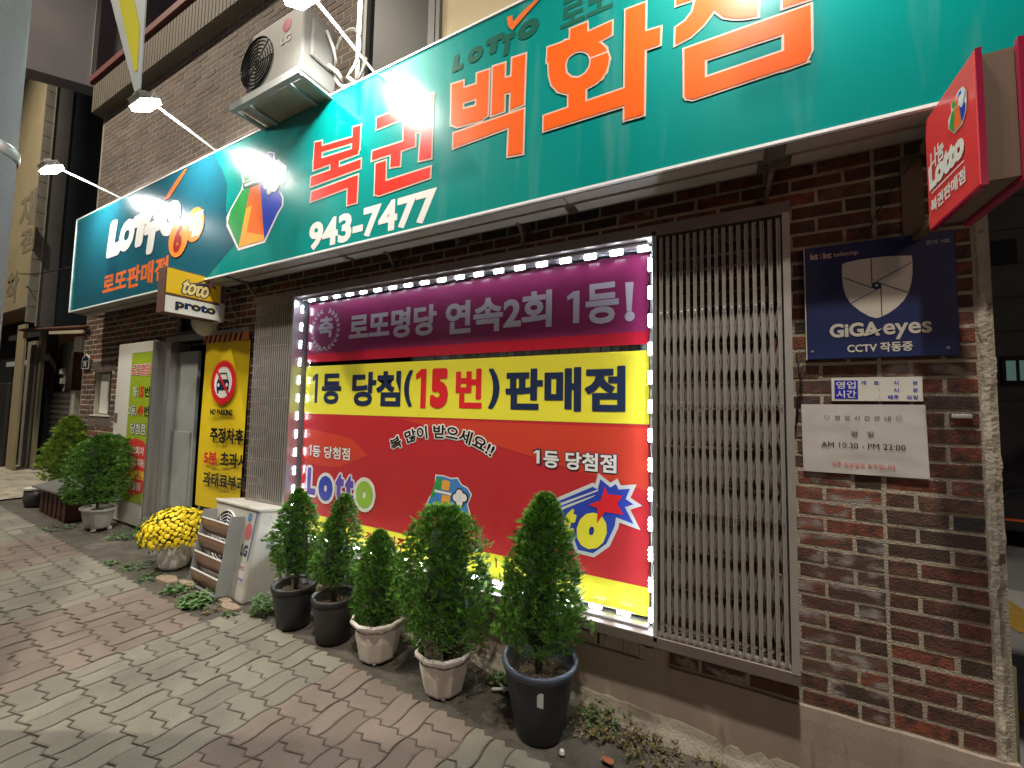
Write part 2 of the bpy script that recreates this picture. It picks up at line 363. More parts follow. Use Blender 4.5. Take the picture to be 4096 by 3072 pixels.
# ================================================================ SETTING
def sheet(name, xs, ys, zf, m, kind='structure', **k):
    mb = MB(); nx, ny = len(xs), len(ys)
    vs = [(x,y,zf(x,y)) for y in ys for x in xs]
    fs = [(j*nx+i, j*nx+i+1, (j+1)*nx+i+1, (j+1)*nx+i) for j in range(ny-1) for i in range(nx-1)]
    mb.add(vs, fs); return obj(name, mb, m, kind=kind, **k)
def rng(a,b,n): return [a+(b-a)*i/n for i in range(n+1)]
sheet('ground', [-90,-30,-16,-12,-8,-4,0,3,6,30,90], [-60,-20,-6,-3,-1,.5,3,10,40,90], lambda x,y: zg(x)-.04, 'asphalt')
_p3 = lambda x,y: zg(x)-.006-.0
pv = sheet('pavement', rng(-10.2,2.6,16), [-2.75,-1.5,-.43], lambda x,y: zg(x)-.009, 'bed')
kb = MB()
for i in range(14):
    x0 = -10.2+i*.92; kb.box(x0+.004, x0+.916, -2.93, -2.755, 0, .13)
kb.v = [(x,y,z+zg(x)-.11) for x,y,z in kb.v]
obj('kerb', kb, 'cement', kind='structure')
def bump(x,y,s=3.1,a=.012): return a*noise.noise(Vector((x*s,y*s,1.7)))
sheet('dirt_strip', rng(-9.4,2.6,150), rng(-.75,.02,12), lambda x,y: zg(x)-.012+bump(x,y,5,.012)+bump(x,y,19,.006)+max(0,(y+.12))*.12, 'apron')
# pavers: 2 x 2 modules of wavy blocks, alternating direction
PN0, PE1, PE2 = Vector((-3.813,-1.31)), Vector((.2222,-.002)), Vector((.018,.2135))
AMP = .036
def gpt(i, j):
    """lattice point with the wavy joint offset, in module units"""
    return PN0+PE1*i+PE2*j
def wob(t): return AMP*math.sin(2*math.pi*t)
def zig(t):
    s = (t % .5)*2
    return .062*(s/.4 if s < .4 else (1-(s-.4)/.1 if s < .6 else -(1-s)/.4))
def paver_poly(orient, half):
    """corner-relative outline; orient 0: split line along e1, 1: split along e2"""
    i0,i1,j0,j1 = 0,1,0,1
    if orient == 0: j0,j1 = (0,.5) if half == 0 else (.5,1)
    else: i0,i1 = (0,.5) if half == 0 else (.5,1)
    P = []
    def seg(n, f):
        for k in range(n): P.append(f(k/n))
    na = 6 if orient == 0 else 4; nb = 4 if orient == 0 else 6
    zt = (0,.2,.3,.5,.7,.8) if orient == 0 else (0,.2,.3)
    for q in zt: P.append((i0+q, j0+zig(i0+q)))
    seg(nb, lambda t: (i1+wob(j0+(j1-j0)*t), j0+(j1-j0)*t))
    for q in (0,)+tuple(zt[:0:-1]): P.append((i0+q, j1+zig(i0+q))) if q else P.append((i1, j1))
    seg(nb, lambda t: (i0+wob(j1+(j0-j1)*t), j1+(j0-j1)*t))
    return [tuple(PE1*a+PE2*b) for a,b in P]
def paver_geo(orient, half):
    poly = paver_poly(orient, half)
    top = grow(poly, -.0046); mid = grow(poly, -.0018); n = len(poly)
    vs = [(x,y,.0) for x,y in top]+[(x,y,-.0035) for x,y in mid]+[(x,y,-.012) for x,y in mid]
    fs = [tuple(range(n))]
    for r in range(2): fs += [(r*n+k, (r+1)*n+k, (r+1)*n+(k+1)%n, r*n+(k+1)%n) for k in range(n)]
    return vs, fs
PG = {(o,h): paver_geo(o,h) for o in (0,1) for h in (0,1)}
PMESH = {}
for key,(vs,fs) in PG.items():
    for c in ('grey','red'):
        me = bpy.data.meshes.new('paver'); c0 = Vector((sum(v[0] for v in vs)/len(vs), sum(v[1] for v in vs)/len(vs), 0))
        me.from_pydata([tuple(Vector(v)-c0) for v in vs], [], fs); me.materials.append(M['paver_'+c]); PMESH[key+(c,)] = (me, c0)
def band(i):
    for lo,hi,c in ((-60,-19,'grey'),(-19,-14,'grey'),(-14,-10,'red'),(-10,-5,'grey'),(-5,-1,'red'),(-1,4,'grey'),(4,8,'red'),(8,13,'grey'),(13,18,'red'),(18,60,'grey')):
        if lo <= i < hi: return c
rp = random.Random(3)
cells = []
for i in range(-27, 27):
    for j in range(-7, 5):
        lim = 3 if i < -1 else 4
        if i < -3 and j > 2: lim = 3
        if j >= lim: continue
        for h in (0,1):
            o_ = (i+j) % 2
            c = PN0+PE1*(i+.5)+PE2*(j+.5)
            if -10 < c.x < 2.5: cells.append(((c-Vector((-2.6,-1.25))).length+(.0 if j >= -3 else 3), i, j, o_, h))
cells.sort()
far = {'grey': MB(), 'red': MB()}
for n,(d,i,j,o_,h) in enumerate(cells):
    c = band(i); base = PN0+PE1*i+PE2*j
    dz = rp.uniform(-.0042,.0018); tx, ty = rp.uniform(-.012,.012), rp.uniform(-.012,.012)
    if n < 300:
        me, c0 = PMESH[(o_,h,c)]
        ob = bpy.data.objects.new('paver', me); COL.objects.link(ob); ob.parent = pv
        x, y = base.x+c0.x, base.y+c0.y
        ob.location = (x, y, zg(x)+dz); ob.rotation_euler = (tx, .04+ty, 0)
    else:
        vs, fs = PG[(o_,h)]
        far[c].add([(base.x+x, base.y+y, zg(base.x+x)+z+dz) for x,y,z in vs], fs)
for c in far: obj('paver', far[c], 'paver_'+c+'_far', pv, kind='stuff')

# ================================================================ SHOP BUILDING
B = thing('shop_building', 'two storey brick lottery shop building with the long teal sign', 'building', (-4.3, 0, zg(-4.3)))
FY0 = frame('Y', 0.0)
def brick_rows(regions, holes, upper=False):
    """yield (x0,x1,z0,z1) of each brick of the bond"""
    out = []
    for (X0,X1,K0,K1) in regions:
        for k in range(K0, K1):
            z0, z1 = k*.067+(.005 if upper else .0062), (k+1)*.067-(.005 if upper else .0062)
            js = []
            if upper:
                x = X1-(.1 if k%2 else 0); js = [X1]
                while x > X0: js.append(x); x -= .2
            else:
                js = [0.0,-.1,-.3] if k%2 == 0 else [0.0,-.2,-.3]
                if X1 < 0: js = [X1]
                x = -.4 if k%2 == 0 else -.5
                while x > X0:
                    if x < X1-.03: js.append(x)
                    x -= .2
            js = sorted(set([X0]+[j for j in js if j > X0+.02]))
            for a,b_ in zip(js, js[1:]):
                a2, b2 = a+.0058, b_-.0058
                if b2-a2 < .02: continue
                segs = [(a2,b2)]
                for (h0,h1,g0,g1) in holes:
                    if z1 > g0+.004 and z0 < g1-.004:
                        ns = []
                        for (p,q) in segs:
                            if q <= h0 or p >= h1: ns.append((p,q)); continue
                            if h0-p > .02: ns.append((p,h0))
                            if q-h1 > .02: ns.append((h1,q))
                        segs = ns
                out += [(p,q,z0,z1) for p,q in segs]
    return out
HOLES = [(-4.06,-1.17,.13,2.17), (-6.33,-4.80,-.4,1.905), (-8.26,-7.74,1.075,1.64), (-8.34,-7.66,1.64,1.78), (-8.34,-7.66,.93,1.075), (-6.12,-5.82,1.98,2.3)]
low = brick_rows([(-8.66,0,-3,0)], [(-6.33,0.1,-.5,.01)])
low = [b for b in low if b[1] < -6.3]
low += brick_rows([(-8.66,0,0,36)], HOLES)
upb = brick_rows([(-8.62,-3.54,50,79)], [], True)
rb = random.Random(11)
def brick_geo(x0,x1,z0,z1,y=0,rnd=rb):
    j = lambda: rnd.uniform(-.0022,.0022); pr = rnd.uniform(-.0030,.0012); c = .0028
    vs = [(x0+c+j(),y+pr,z0+c+j()),(x1-c+j(),y+pr,z0+c+j()),(x1-c+j(),y+pr,z1-c+j()),(x0+c+j(),y+pr,z1-c+j()),
          (x0+j(),y+.0022,z0+j()),(x1+j(),y+.0022,z0+j()),(x1+j(),y+.0022,z1+j()),(x0+j(),y+.0022,z1+j()),
          (x0,y+.014,z0),(x1,y+.014,z0),(x1,y+.014,z1),(x0,y+.014,z1)]
    fs = [(0,1,2,3)]
    for r in (0,4): fs += [(r+k, r+4+k, r+4+(k+1)%4, r+(k+1)%4) for k in range(4)]
    return vs, fs
low.sort(key=lambda b: (Vector(((b[0]+b[1])/2, (b[2]+b[3])/2))-Vector((-.3,1.0))).length)
joined = MB(); n_ = 0
for b in low:
    rec = b[2] > .13 and b[3] < 2.19 and ((b[0] > -1.19 and b[1] < -.58) or (b[0] > -4.66 and b[1] < -4.02))
    if rec and b[1] > -.62 and b[0] < -.70: rec = True
    vs, fs = brick_geo(*b, .115 if rec else 0)
    hidden = -.55 < b[0] and b[1] < -.06 and (1.5 < b[2] and b[3] < 1.97)
    if n_ < 298 and not hidden:
        mb = MB(); mb.add(vs, fs)
        xc = (b[0]+b[1])/2
        stained = (xc < -.28 and b[2] < .95 and rb.random() < .75) or (rb.random() < .10)
        ob = obj('brick', mb, 'brick_stained' if stained else 'brick', B); n_ += 1
    else: joined.add(vs, fs)
obj('brick', joined, 'brick', B, kind='stuff')
# soldier courses above and below the hatch window
so = MB()
for zz0, zz1 in ((1.648,1.775),(.94,1.068)):
    for k in range(10):
        x = -8.335+k*.068; vs, fs = brick_geo(x, x+.058, zz0, zz1, -.004); so.add(vs, fs)
obj('soldier_course', so, 'brick_upper', B, kind='stuff')
ju = MB()
for b in upb: ju.add(*brick_geo(*b))
obj('upper_brick', ju, 'brick_upper', B, kind='stuff')
# mortar face with its openings
def wallface(mb, X, Z, holes, y):
    xs = sorted(set(X+[h[0] for h in holes]+[h[1] for h in holes])); zs = sorted(set(Z+[h[2] for h in holes]+[h[3] for h in holes]))
    for a,b_ in zip(xs, xs[1:]):
        for c,d in zip(zs, zs[1:]):
            xm, zm = (a+b_)/2, (c+d)/2
            if any(h[0] < xm < h[1] and h[2] < zm < h[3] for h in holes): continue
            mb.add([(a,y,c),(b_,y,c),(b_,y,d),(a,y,d)], [(0,1,2,3)])
WH = [(-4.61,-.615,.13,2.19), (-6.33,-4.80,-.5,1.905), (-8.26,-7.74,1.075,1.64), (-6.12,-5.82,1.98,2.3)]
mb = MB(); wallface(mb, [-8.67,.045], [-.5,2.6], WH, .0012)
for (a,b_,c,d) in WH:
    mb.add([(a,.008,c),(b_,.008,c),(b_,.008,d),(a,.008,d),(a,.2,c),(b_,.2,c),(b_,.2,d),(a,.2,d)], [(0,4,5,1),(1,5,6,2),(2,6,7,3),(3,7,4,0)])
mb.add([(.045,.008,-.5),(.045,.008,5.4),(.045,7,5.4),(.045,7,-.5)], [(0,3,2,1)])
mb.add([(-8.67,.008,-.5),(-8.67,.008,5.4),(-8.67,7,5.4),(-8.67,7,-.5)], [(0,1,2,3)])
mb.add([(-4.61,.1165,.13),(-.615,.1165,.13),(-.615,.1165,2.19),(-4.61,.1165,2.19)], [(0,1,2,3)])
obj('wall', mb, 'mortar', B)
mb = MB(); wallface(mb, [-8.67,.045], [2.6,5.35], [(-3.50,-.2,3.3,5.0)], .0015)
mb.box(-8.67,.045,.6,7,5.3,5.36)
obj('upper_wall', mb, 'mortar_upper', B)
mb = MB(); mb.box(-6.7,-4.5,1.6,1.65,-.5,2.3); mb.box(-6.72,-6.68,.2,1.6,-.5,2.3); mb.box(-4.52,-4.48,.2,1.6,-.5,2.3); mb.box(-6.7,-4.5,.2,1.6,2.25,2.3); mb.box(-6.7,-4.5,.2,1.6,-.14,-.10)
obj('room', mb, 'darkroom', B)
mb = MB(); mb.box(-8.27,-7.73,.20,.22,1.06,1.66); obj('hatch_back', mb, 'dark', B)
mb = MB(); mb.box(-8.25,-8.02,.06,.09,1.09,1.62); bevel(obj('hatch_board', mb, 'creamwhite', B), .02)
mb = MB(); mb.box(-8.30,-7.70,-.012,.06,1.062,1.082); obj('hatch_sill', mb, 'creamwhite', B)
# plinth: plastered foundation under the gates and the window
pl = MB()
xs = rng(-4.7,.05,90)
prof = [(-.018,.0),(-.020,-.05),(-.019,-.16),(-.024,-.26),(-.040,-.40)]
for i,x in enumerate(xs):
    for (yy,zz) in prof:
        z = zz if zz > -.3 else zg(x)-.03
        if zz == -.26: z = zg(x)+.05
        if zz == 0: z = .0+.006*noise.noise(Vector((x*7,0,0)))-(.0 if x > -.62 else .004)
        pl.v.append((x, yy+.004*noise.noise(Vector((x*3,z*6,5))), z))
m_ = len(prof)
for i in range(len(xs)-1):
    for k in range(m_-1): a = i*m_+k; pl.f.append((a, a+1, a+m_+1, a+m_)); pl.mi.append(0)
for i in range(len(xs)-1):
    a = i*m_; n0 = len(pl.v); pl.v += [(xs[i],.012,pl.v[a][2]),(xs[i+1],.012,pl.v[a+m_][2])]; pl.f.append((a, a+m_, n0+1, n0)); pl.mi.append(0)
obj('plinth', pl, 'plaster', B, smooth=False)
# cement skirting along the foot of the plinth
sk = MB(); xs = rng(-4.7,.08,160); pr_ = []
for i,x in enumerate(xs):
    g = zg(x); h = .075+.018*noise.noise(Vector((x*5,3,0)))+.012*noise.noise(Vector((x*17,3,0)))
    if -.92 < x < -.70: h -= .03*(1+math.sin(x*60))*.6
    o_ = .055+.02*noise.noise(Vector((x*4,8,0)))
    pr_.append([(x,-.015,g+h+.004),(x,-.030,g+h),(x,-.030-o_*.4,g+h*.45),(x,-.035-o_,g-.02)])
for r in pr_: sk.v += r
for i in range(len(xs)-1):
    for k in range(3): a = i*4+k; sk.f.append((a, a+1, a+5, a+4)); sk.mi.append(0)
obj('skirting', sk, 'cement', B)
# broken ledge of plaster above the plinth under the window
led = MB()
for (a,b_,z0,z1,pr1) in ((-1.62,-1.50,.02,.085,.03),(-1.48,-1.36,.015,.09,.034),(-1.355,-1.28,.01,.10,.03),(-1.275,-1.14,.005,.085,.036),(-2.1,-1.64,.02,.09,.03),(-2.9,-2.12,.02,.09,.03)):
    n = 6
    for k in range(n):
        x0 = a+(b_-a)*k/n; x1 = a+(b_-a)*(k+1)/n
        led.box(x0, x1+.0005*k, -pr1-.004*rb.random(), .004, z0+.008*rb.random(), z1-.014*rb.random())
obj('plaster_ledge', led, 'plaster', B)
# cement render on the corner
cr = MB(); zs = rng(-.02,2.36,110)
for k,z in enumerate(zs):
    l = .000+.012*noise.noise(Vector((0,0,z*9)))+.006*noise.noise(Vector((3,0,z*31)))
    r = .042+.010*noise.noise(Vector((9,0,z*8)))+.007*noise.noise(Vector((5,0,z*33)))
    if z < .62: r -= .014
    d = -.006+.006*noise.noise(Vector((2,1,z*14)))
    cr.v += [(l,.004,z),(l+.006,d,z),((l+r)/2,d-.004,z),(r,d+.006,z),(r+.004,.10,z)]
for k in range(len(zs)-1):
    for q in range(4): a = k*5+q; cr.f.append((a, a+1, a+6, a+5)); cr.mi.append(0)
obj('corner_render', cr, 'render', B)
# upper window: dark pane, mullion, beige blind
mb = MB()
for (a,b_,c,d) in ((-3.50,-3.455,3.3,5.0),(-2.805,-2.745,3.3,5.0),(-2.735,-2.70,3.3,5.0),(-1.15,-1.07,3.3,5.0),(-.24,-.2,3.3,5.0)): mb.box(a,b_,-.004,.06,c,d)
mb.box(-3.50,-.2,-.006,.06,4.96,5.02)
w2 = obj('upper_window', mb, 'winframe', B)
mb = MB(); mb.box(-3.455,-2.805,.035,.045,3.3,4.96); obj('pane', mb, 'glassdark', w2)
mb = MB(); mb.box(-2.70,-1.15,.03,.04,3.3,4.96); mb.box(-1.07,-.24,.03,.04,3.3,4.96); obj('blind', mb, 'curtain', w2)
mb = MB(); mb.box(-3.545,-3.502,-.016,.05,3.2,5.3); obj('window_jamb', mb, 'alu', B)
# ribbed fascia and its red trim under the roof
mb = MB()
x = -8.75
while x < .3: mb.box(x, x+.058, -.105, -.095, 5.31, 5.74); x += .07
mb.box(-8.75,.3,-.095,.6,5.30,5.742)
obj('fascia', mb, 'rib', B)
mb = MB(); mb.box(-8.8,.35,-.14,.62,5.744,5.83); obj('roof_trim', mb, 'redtrim', B)
mb = MB(); mb.box(-8.7,.2,-.03,7.2,5.40,5.50); obj('roof', mb, 'dark', B)
# door frame
D = MB()
D.box(-6.33,-4.78,-.045,.12,1.905,1.965)
for (a,b_,y0,y1) in ((-6.33,-6.27,-.05,.13),(-6.235,-6.15,-.06,.12),(-5.54,-5.50,.0,.10)): D.box(a,b_,y0,y1,zg(-5.5)-.05,1.905)
obj('door_frame', D, 'alu', B)
D = MB(); D.box(-6.145,-5.76,.02,.05,zg(-6)-.02,1.80); D.box(-6.145,-5.80,.005,.02,.15,.95)
obj('glass_door', D, 'acgrey', B)
D = MB(); D.box(-5.76,-5.54,.30,.32,-.1,1.9); obj('inner_door', D, 'bluewall', B)
D = MB(); D.box(-6.4,-4.75,-.10,.3,zg(-5.5)-.08,zg(-5.9)+.02); obj('threshold', D, 'cement', B)

# ================================================================ THE LONG SHOP SIGN
FS = frame('Y', -.31)
SX0, SX1, SZ0, SZ1 = -8.168, .86, 2.356, 3.548
S = thing('shop_sign', 'long teal sign board with red and orange Korean lettering over the shop front', 'shop sign', (-3.6,-.31,2.356))
mb = MB(); mb.box(SX0+.01,SX1-.01,-.31,-.302,SZ0+.012,SZ1-.01); obj('panel', mb, 'teal', S)
mb = MB(); mb.box(SX0+.012,SX1-.012,-.300,-.145,SZ0+.014,SZ1-.012); obj('sign_case', mb, 'gateframe', S)
mb = MB()
for (a,b_,c,d) in ((SX0,SX1,SZ0,SZ0+.013),(SX0,SX1,SZ1-.013,SZ1),(SX0,SX0+.013,SZ0+.013,SZ1-.013),(SX1-.013,SX1,SZ0+.013,SZ1-.013)): mb.box(a,b_,-.317,-.30,c,d)
obj('trim', mb, 'trim', S)
mb = MB()
for (a,b_) in ((-8.14,-6.2),(-6.19,-4.76),(-4.68,-3.35),(-3.34,-1.62),(-1.61,-.72),(-.64,.85)):
    mb.box(a,b_,-.298,-.222,SZ0-.004,SZ0+.008)
    mb.box(a+.03,b_-.02,-.216,-.135,SZ0-.014,SZ0+.006)
obj('underside_cover', mb, 'under', S)
for x in (-7.6,-6.0,-4.72,-3.0,-1.95,-.68):
    mb = MB(); mb.bar((x,-.14,SZ0+.01),(x-.02,.0,SZ0-.12),.018); mb.box(x-.012,x+.012,-.16,.0,SZ0-.02,SZ0+.05)
    obj('bracket', mb, 'gateframe', S)
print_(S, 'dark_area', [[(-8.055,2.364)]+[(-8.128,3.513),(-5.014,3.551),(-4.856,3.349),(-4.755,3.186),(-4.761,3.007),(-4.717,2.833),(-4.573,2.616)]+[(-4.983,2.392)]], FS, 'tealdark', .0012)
# 복권
def glyph(nm, polys, m, out=None, w=.011):
    if out:
        mb = MB()
        for k,p in enumerate(polys): mb.flat(grow(p, w), FS, .0030+k*.00006)
        obj(nm+'_outline', mb, out, S)
    mb = MB()
    for k,p in enumerate(polys): mb.flat(p, FS, .0046+k*.00006)
    obj(nm, mb, m, S)
glyph('lettering', [[(-3.592,3.221),(-3.512,3.21),(-3.506,3.007),(-3.595,3.009)], [(-3.187,3.214),(-3.11,3.205),(-3.115,3.029),(-3.189,3.005)], [(-3.514,3.17),(-3.181,3.141),(-3.181,3.098),(-3.515,3.124)],
  [(-3.597,3.08),(-3.117,3.052),(-3.124,3.002),(-3.593,3.007)], [(-3.405,3.011),(-3.317,3.006),(-3.314,2.954),(-3.404,2.953)], [(-3.616,2.959),(-3.095,2.955),(-3.095,2.892),(-3.618,2.886)],
  [(-3.602,2.84),(-3.116,2.848),(-3.117,2.783),(-3.606,2.768)], [(-3.214,2.848),(-3.116,2.848),(-3.118,2.653),(-3.211,2.655)]], 'red', 'pale')
glyph('lettering', [[(-2.959,3.208),(-2.622,3.198),(-2.622,3.126),(-2.958,3.128)], [(-2.72,3.201),(-2.622,3.198),(-2.617,3.013),(-2.616,2.934),(-2.707,2.936)], [(-2.986,2.981),(-2.612,2.965),(-2.612,2.911),(-2.989,2.917)],
  [(-2.816,2.961),(-2.729,2.956),(-2.733,2.813),(-2.817,2.825)], [(-2.655,3.079),(-2.549,3.073),(-2.546,2.994),(-2.655,3.005)], [(-2.551,3.214),(-2.479,3.209),(-2.479,2.794),(-2.575,2.802)],
  [(-2.951,2.883),(-2.859,2.881),(-2.853,2.675),(-2.95,2.67)], [(-2.949,2.738),(-2.48,2.737),(-2.483,2.67),(-2.911,2.655),(-2.946,2.672)]], 'red', 'pale')
# 백화점
glyph('lettering', [[(-2.336,3.219),(-2.252,3.211),(-2.251,2.938),(-2.333,2.962)], [(-2.154,3.22),(-2.073,3.213),(-2.076,2.938),(-2.155,2.932)], [(-2.255,3.164),(-2.152,3.156),(-2.152,3.068),(-2.255,3.075)],
  [(-2.333,3.042),(-2.078,3.013),(-2.078,2.938),(-2.118,2.921),(-2.287,2.935),(-2.33,2.964)], [(-2.045,3.22),(-1.968,3.212),(-1.967,2.928),(-2.048,2.928)], [(-1.919,3.222),(-1.838,3.214),(-1.843,2.926),(-1.927,2.921)],
  [(-1.969,3.122),(-1.915,3.115),(-1.918,3.026),(-1.97,3.029)], [(-2.312,2.901),(-1.842,2.897),(-1.844,2.825),(-2.312,2.81)], [(-1.93,2.896),(-1.842,2.895),(-1.845,2.645),(-1.936,2.655)]], 'orange', 'pale')
_o = [(-1.698,3.113),(-1.694,3.158),(-1.663,3.188),(-1.591,3.195),(-1.512,3.171),(-1.436,3.126),(-1.389,3.068),(-1.371,3.003),(-1.38,2.945),(-1.416,2.902),(-1.491,2.886),(-1.578,2.888),(-1.639,2.924),(-1.675,2.972),(-1.692,3.024)]
_i = [(-1.605,3.057),(-1.59,3.096),(-1.551,3.11),(-1.512,3.102),(-1.478,3.075),(-1.464,3.04),(-1.468,2.998),(-1.492,2.969),(-1.53,2.959),(-1.569,2.976),(-1.597,3.01)]
ring = []
co = (sum(p[0] for p in _i)/len(_i), sum(p[1] for p in _i)/len(_i))
def hit(poly, a):
    d = Vector((math.cos(a), math.sin(a))); best = None
    for k in range(len(poly)):
        p = Vector(poly[k])-Vector(co); q = Vector(poly[(k+1)%len(poly)])-Vector(co); e = q-p
        den = d.x*e.y-d.y*e.x
        if abs(den) < 1e-9: continue
        t = (p.x*e.y-p.y*e.x)/den; s = (p.x*d.y-p.y*d.x)/den
        if t > 0 and -1e-6 <= s <= 1+1e-6: best = t if best is None else max(best, t)
    return (co[0]+d.x*best, co[1]+d.y*best)
for k in range(32):
    a, b_ = 2*math.pi*k/32, 2*math.pi*(k+1)/32
    ring.append([hit(_i,a), hit(_o,a), hit(_o,b_), hit(_i,b_)])
glyph('lettering', [[(-1.577,3.247),(-1.487,3.245),(-1.484,3.186),(-1.578,3.186)], [(-1.704,3.197),(-1.576,3.188),(-1.358,3.194),(-1.359,3.123),(-1.427,3.113),(-1.693,3.111),(-1.708,3.114)]]+ring+
  [[(-1.583,2.909),(-1.491,2.905),(-1.492,2.809),(-1.582,2.81)], [(-1.72,2.816),(-1.29,2.818),(-1.29,2.731),(-1.721,2.733)], [(-1.289,3.22),(-1.196,3.215),(-1.204,2.654),(-1.295,2.656)], [(-1.201,3.068),(-1.128,3.06),(-1.131,2.975),(-1.203,2.977)]], 'orange', 'pale', .009)
glyph('lettering', [[(-1.058,3.139),(-0.8709,3.124),(-0.87,3.199),(-1.058,3.222)], [(-0.9737,3.137),(-0.8816,3.127),(-0.9006,3.042),(-0.9451,2.991),(-0.9978,2.959),(-1.063,2.947),(-1.061,3.03),(-1.02,3.044),(-0.9893,3.076)],
  [(-0.9006,3.042),(-0.8652,2.994),(-0.8234,2.968),(-0.7823,2.951),(-0.7368,2.94),(-0.7342,3.023),(-0.8017,3.038),(-0.857,3.09),(-0.8816,3.127),(-0.9073,3.097)], [(-0.6422,3.149),(-0.5512,3.135),(-0.5556,2.931),(-0.6462,2.935)], [(-0.7261,3.11),(-0.6418,3.1),(-0.6433,3.02),(-0.7275,3.028)],
  [(-1.025,2.909),(-0.5531,2.906),(-0.5531,2.821),(-1.024,2.824)], [(-1.025,2.825),(-0.9407,2.824),(-0.9415,2.741),(-1.019,2.673),(-1.025,2.684)], [(-0.6439,2.821),(-0.5537,2.821),(-0.5543,2.713),(-0.5731,2.671),(-0.6468,2.666)], [(-1.022,2.739),(-0.6453,2.746),(-0.5731,2.671),(-0.9926,2.657),(-1.018,2.673)]], 'orange', 'pale', .009)
text(S, '943-7477', FS, bb([(-3.608,2.599),(-3.598,2.408),(-2.427,2.585),(-2.429,2.387)]), 'white', .03, .012, shear=.0)
# LOTTO 6/45
def lotto(zn, items, m, outline=None):
    for ch, q in items:
        text(S, ch, FS, bb(q), m, .035, .075, shear=.16, outline=outline, out=.02, lift=.002)
lotto('a', [('L', [(-7.189,2.891),(-6.76,3.231),(-7.003,3.308),(-7.178,2.951)]), ('O', [(-6.896,2.896),(-6.468,3.256),(-6.526,2.9)]), ('T', [(-6.605,2.904),(-6.116,3.244)]),
  ('T', [(-6.317,2.78),(-5.888,3.11)]), ('O', [(-5.96,2.9),(-5.503,3.245)])], 'white', 'navy')
lotto('c', [('L', [(-2.341,3.294),(-2.243,3.4)]), ('O', [(-2.233,3.301),(-2.109,3.395)]), ('T', [(-2.112,3.307),(-1.976,3.405)]), ('T', [(-2.008,3.254),(-1.905,3.385)]), ('O', [(-1.898,3.305),(-1.75,3.408)])], 'greendark')
def blob(cx, cy, r, m, lift, txt, tm, zn_pts):
    print_(S, 'ball', [circ(cx, cy, r)], FS, m, lift)
_c6, _c45 = [(-5.541,2.833)][0], [(-5.256,2.915)][0]
print_(S, 'ball', [circ(*_c45, .165)], FS, 'ballorange', .0052); print_(S, 'ball', [circ(*_c6, .185)], FS, 'ballorange', .0072)
text(S, '45', FS, (_c45[0]-.10,_c45[0]+.15,_c45[1]-.12,_c45[1]+.12), 'white', .02, .02, shear=.15, lift=.0062)
text(S, '6', FS, (_c6[0]-.10,_c6[0]+.10,_c6[1]-.14,_c6[1]+.14), 'darkred', .03, .03, shear=.15, lift=.0082)
print_(S, 'tick', [[(-5.864,3.294),(-5.841,3.323),(-5.685,3.431),(-5.507,3.517),(-5.463,3.509),(-5.617,3.397),(-5.78,3.292)], [(-5.923,3.35),(-5.848,3.299),(-5.863,3.285)]], FS, 'tick', .0055)
print_(S, 'tick', [[(-1.96,3.483),(-1.925,3.481),(-1.92,3.438),(-1.839,3.483),(-1.768,3.511),(-1.746,3.505),(-1.844,3.442),(-1.923,3.389),(-1.95,3.425)]], FS, 'orange2', .0055)
text(S, '로또판매점', FS, bb([(-7.195,2.488),(-7.21,2.701),(-5.717,2.461),(-5.741,2.682)]), 'orange2', .02, .012)
text(S, '로또', FS, bb([(-1.633,3.298),(-1.627,3.426),(-1.354,3.269)]), 'greendark', .02, .01)
# money bag emblem
out = [(-4.561,3.271),(-4.491,3.289),(-4.363,3.304),(-4.217,3.293),(-4.168,3.316),(-4.086,3.282),(-4.069,3.205),(-4.031,3.216),(-3.985,3.175),(-3.924,3.128),(-3.921,3.097),(-3.933,3.063),(-3.915,3.015),(-3.958,2.977),(-3.996,2.968),(-3.999,2.95),(-3.941,2.881),(-3.935,2.813),(-3.992,2.758),(-4.149,2.55),(-4.52,2.545),(-4.722,2.796),(-4.731,2.879),(-4.69,2.931),(-4.531,3.083),(-4.515,3.139)]
print_(S, 'emblem_edge', [out], FS, 'white', .0024)
print_(S, 'emblem_green', [[(-4.516,3.072),(-4.399,3.07),(-4.448,2.86),(-4.518,2.574),(-4.706,2.826),(-4.672,2.924)], [(-4.541,3.258),(-4.473,3.273),(-4.401,3.275),(-4.383,3.142),(-4.487,3.14)]], FS, 'green', .0034)
print_(S, 'emblem_orange', [[(-4.396,3.069),(-4.257,3.062),(-4.161,2.569),(-4.518,2.571),(-4.448,2.86)], [(-4.401,3.275),(-4.271,3.273),(-4.258,3.134),(-4.383,3.142)]], FS, 'orange2', .0034)
print_(S, 'emblem_yellow', [[(-4.436,2.896),(-4.357,2.905),(-4.402,2.721),(-4.431,2.58),(-4.516,2.575)], [(-4.431,2.58),(-4.399,2.681),(-4.167,2.613),(-4.161,2.571),(-4.515,2.572)]], FS, 'amber', .0042)
print_(S, 'emblem_blue', [[(-4.257,3.062),(-4.022,2.993),(-4.008,2.946),(-3.955,2.878),(-3.954,2.814),(-4.007,2.767),(-4.157,2.574),(-4.195,2.744)], [(-4.271,3.273),(-4.214,3.281),(-4.162,3.303),(-4.1,3.28),(-4.109,3.209),(-4.099,3.099),(-4.253,3.132)]], FS, 'blue', .0034)
print_(S, 'emblem_band', [[(-4.506,3.131),(-4.206,3.123),(-4.196,3.067),(-4.497,3.075)]], FS, 'greendark', .0046)
print_(S, 'emblem_band', [[(-4.487,3.117),(-4.221,3.114),(-4.227,3.094),(-4.471,3.088)]], FS, 'lgrey', .0054)
cl = []
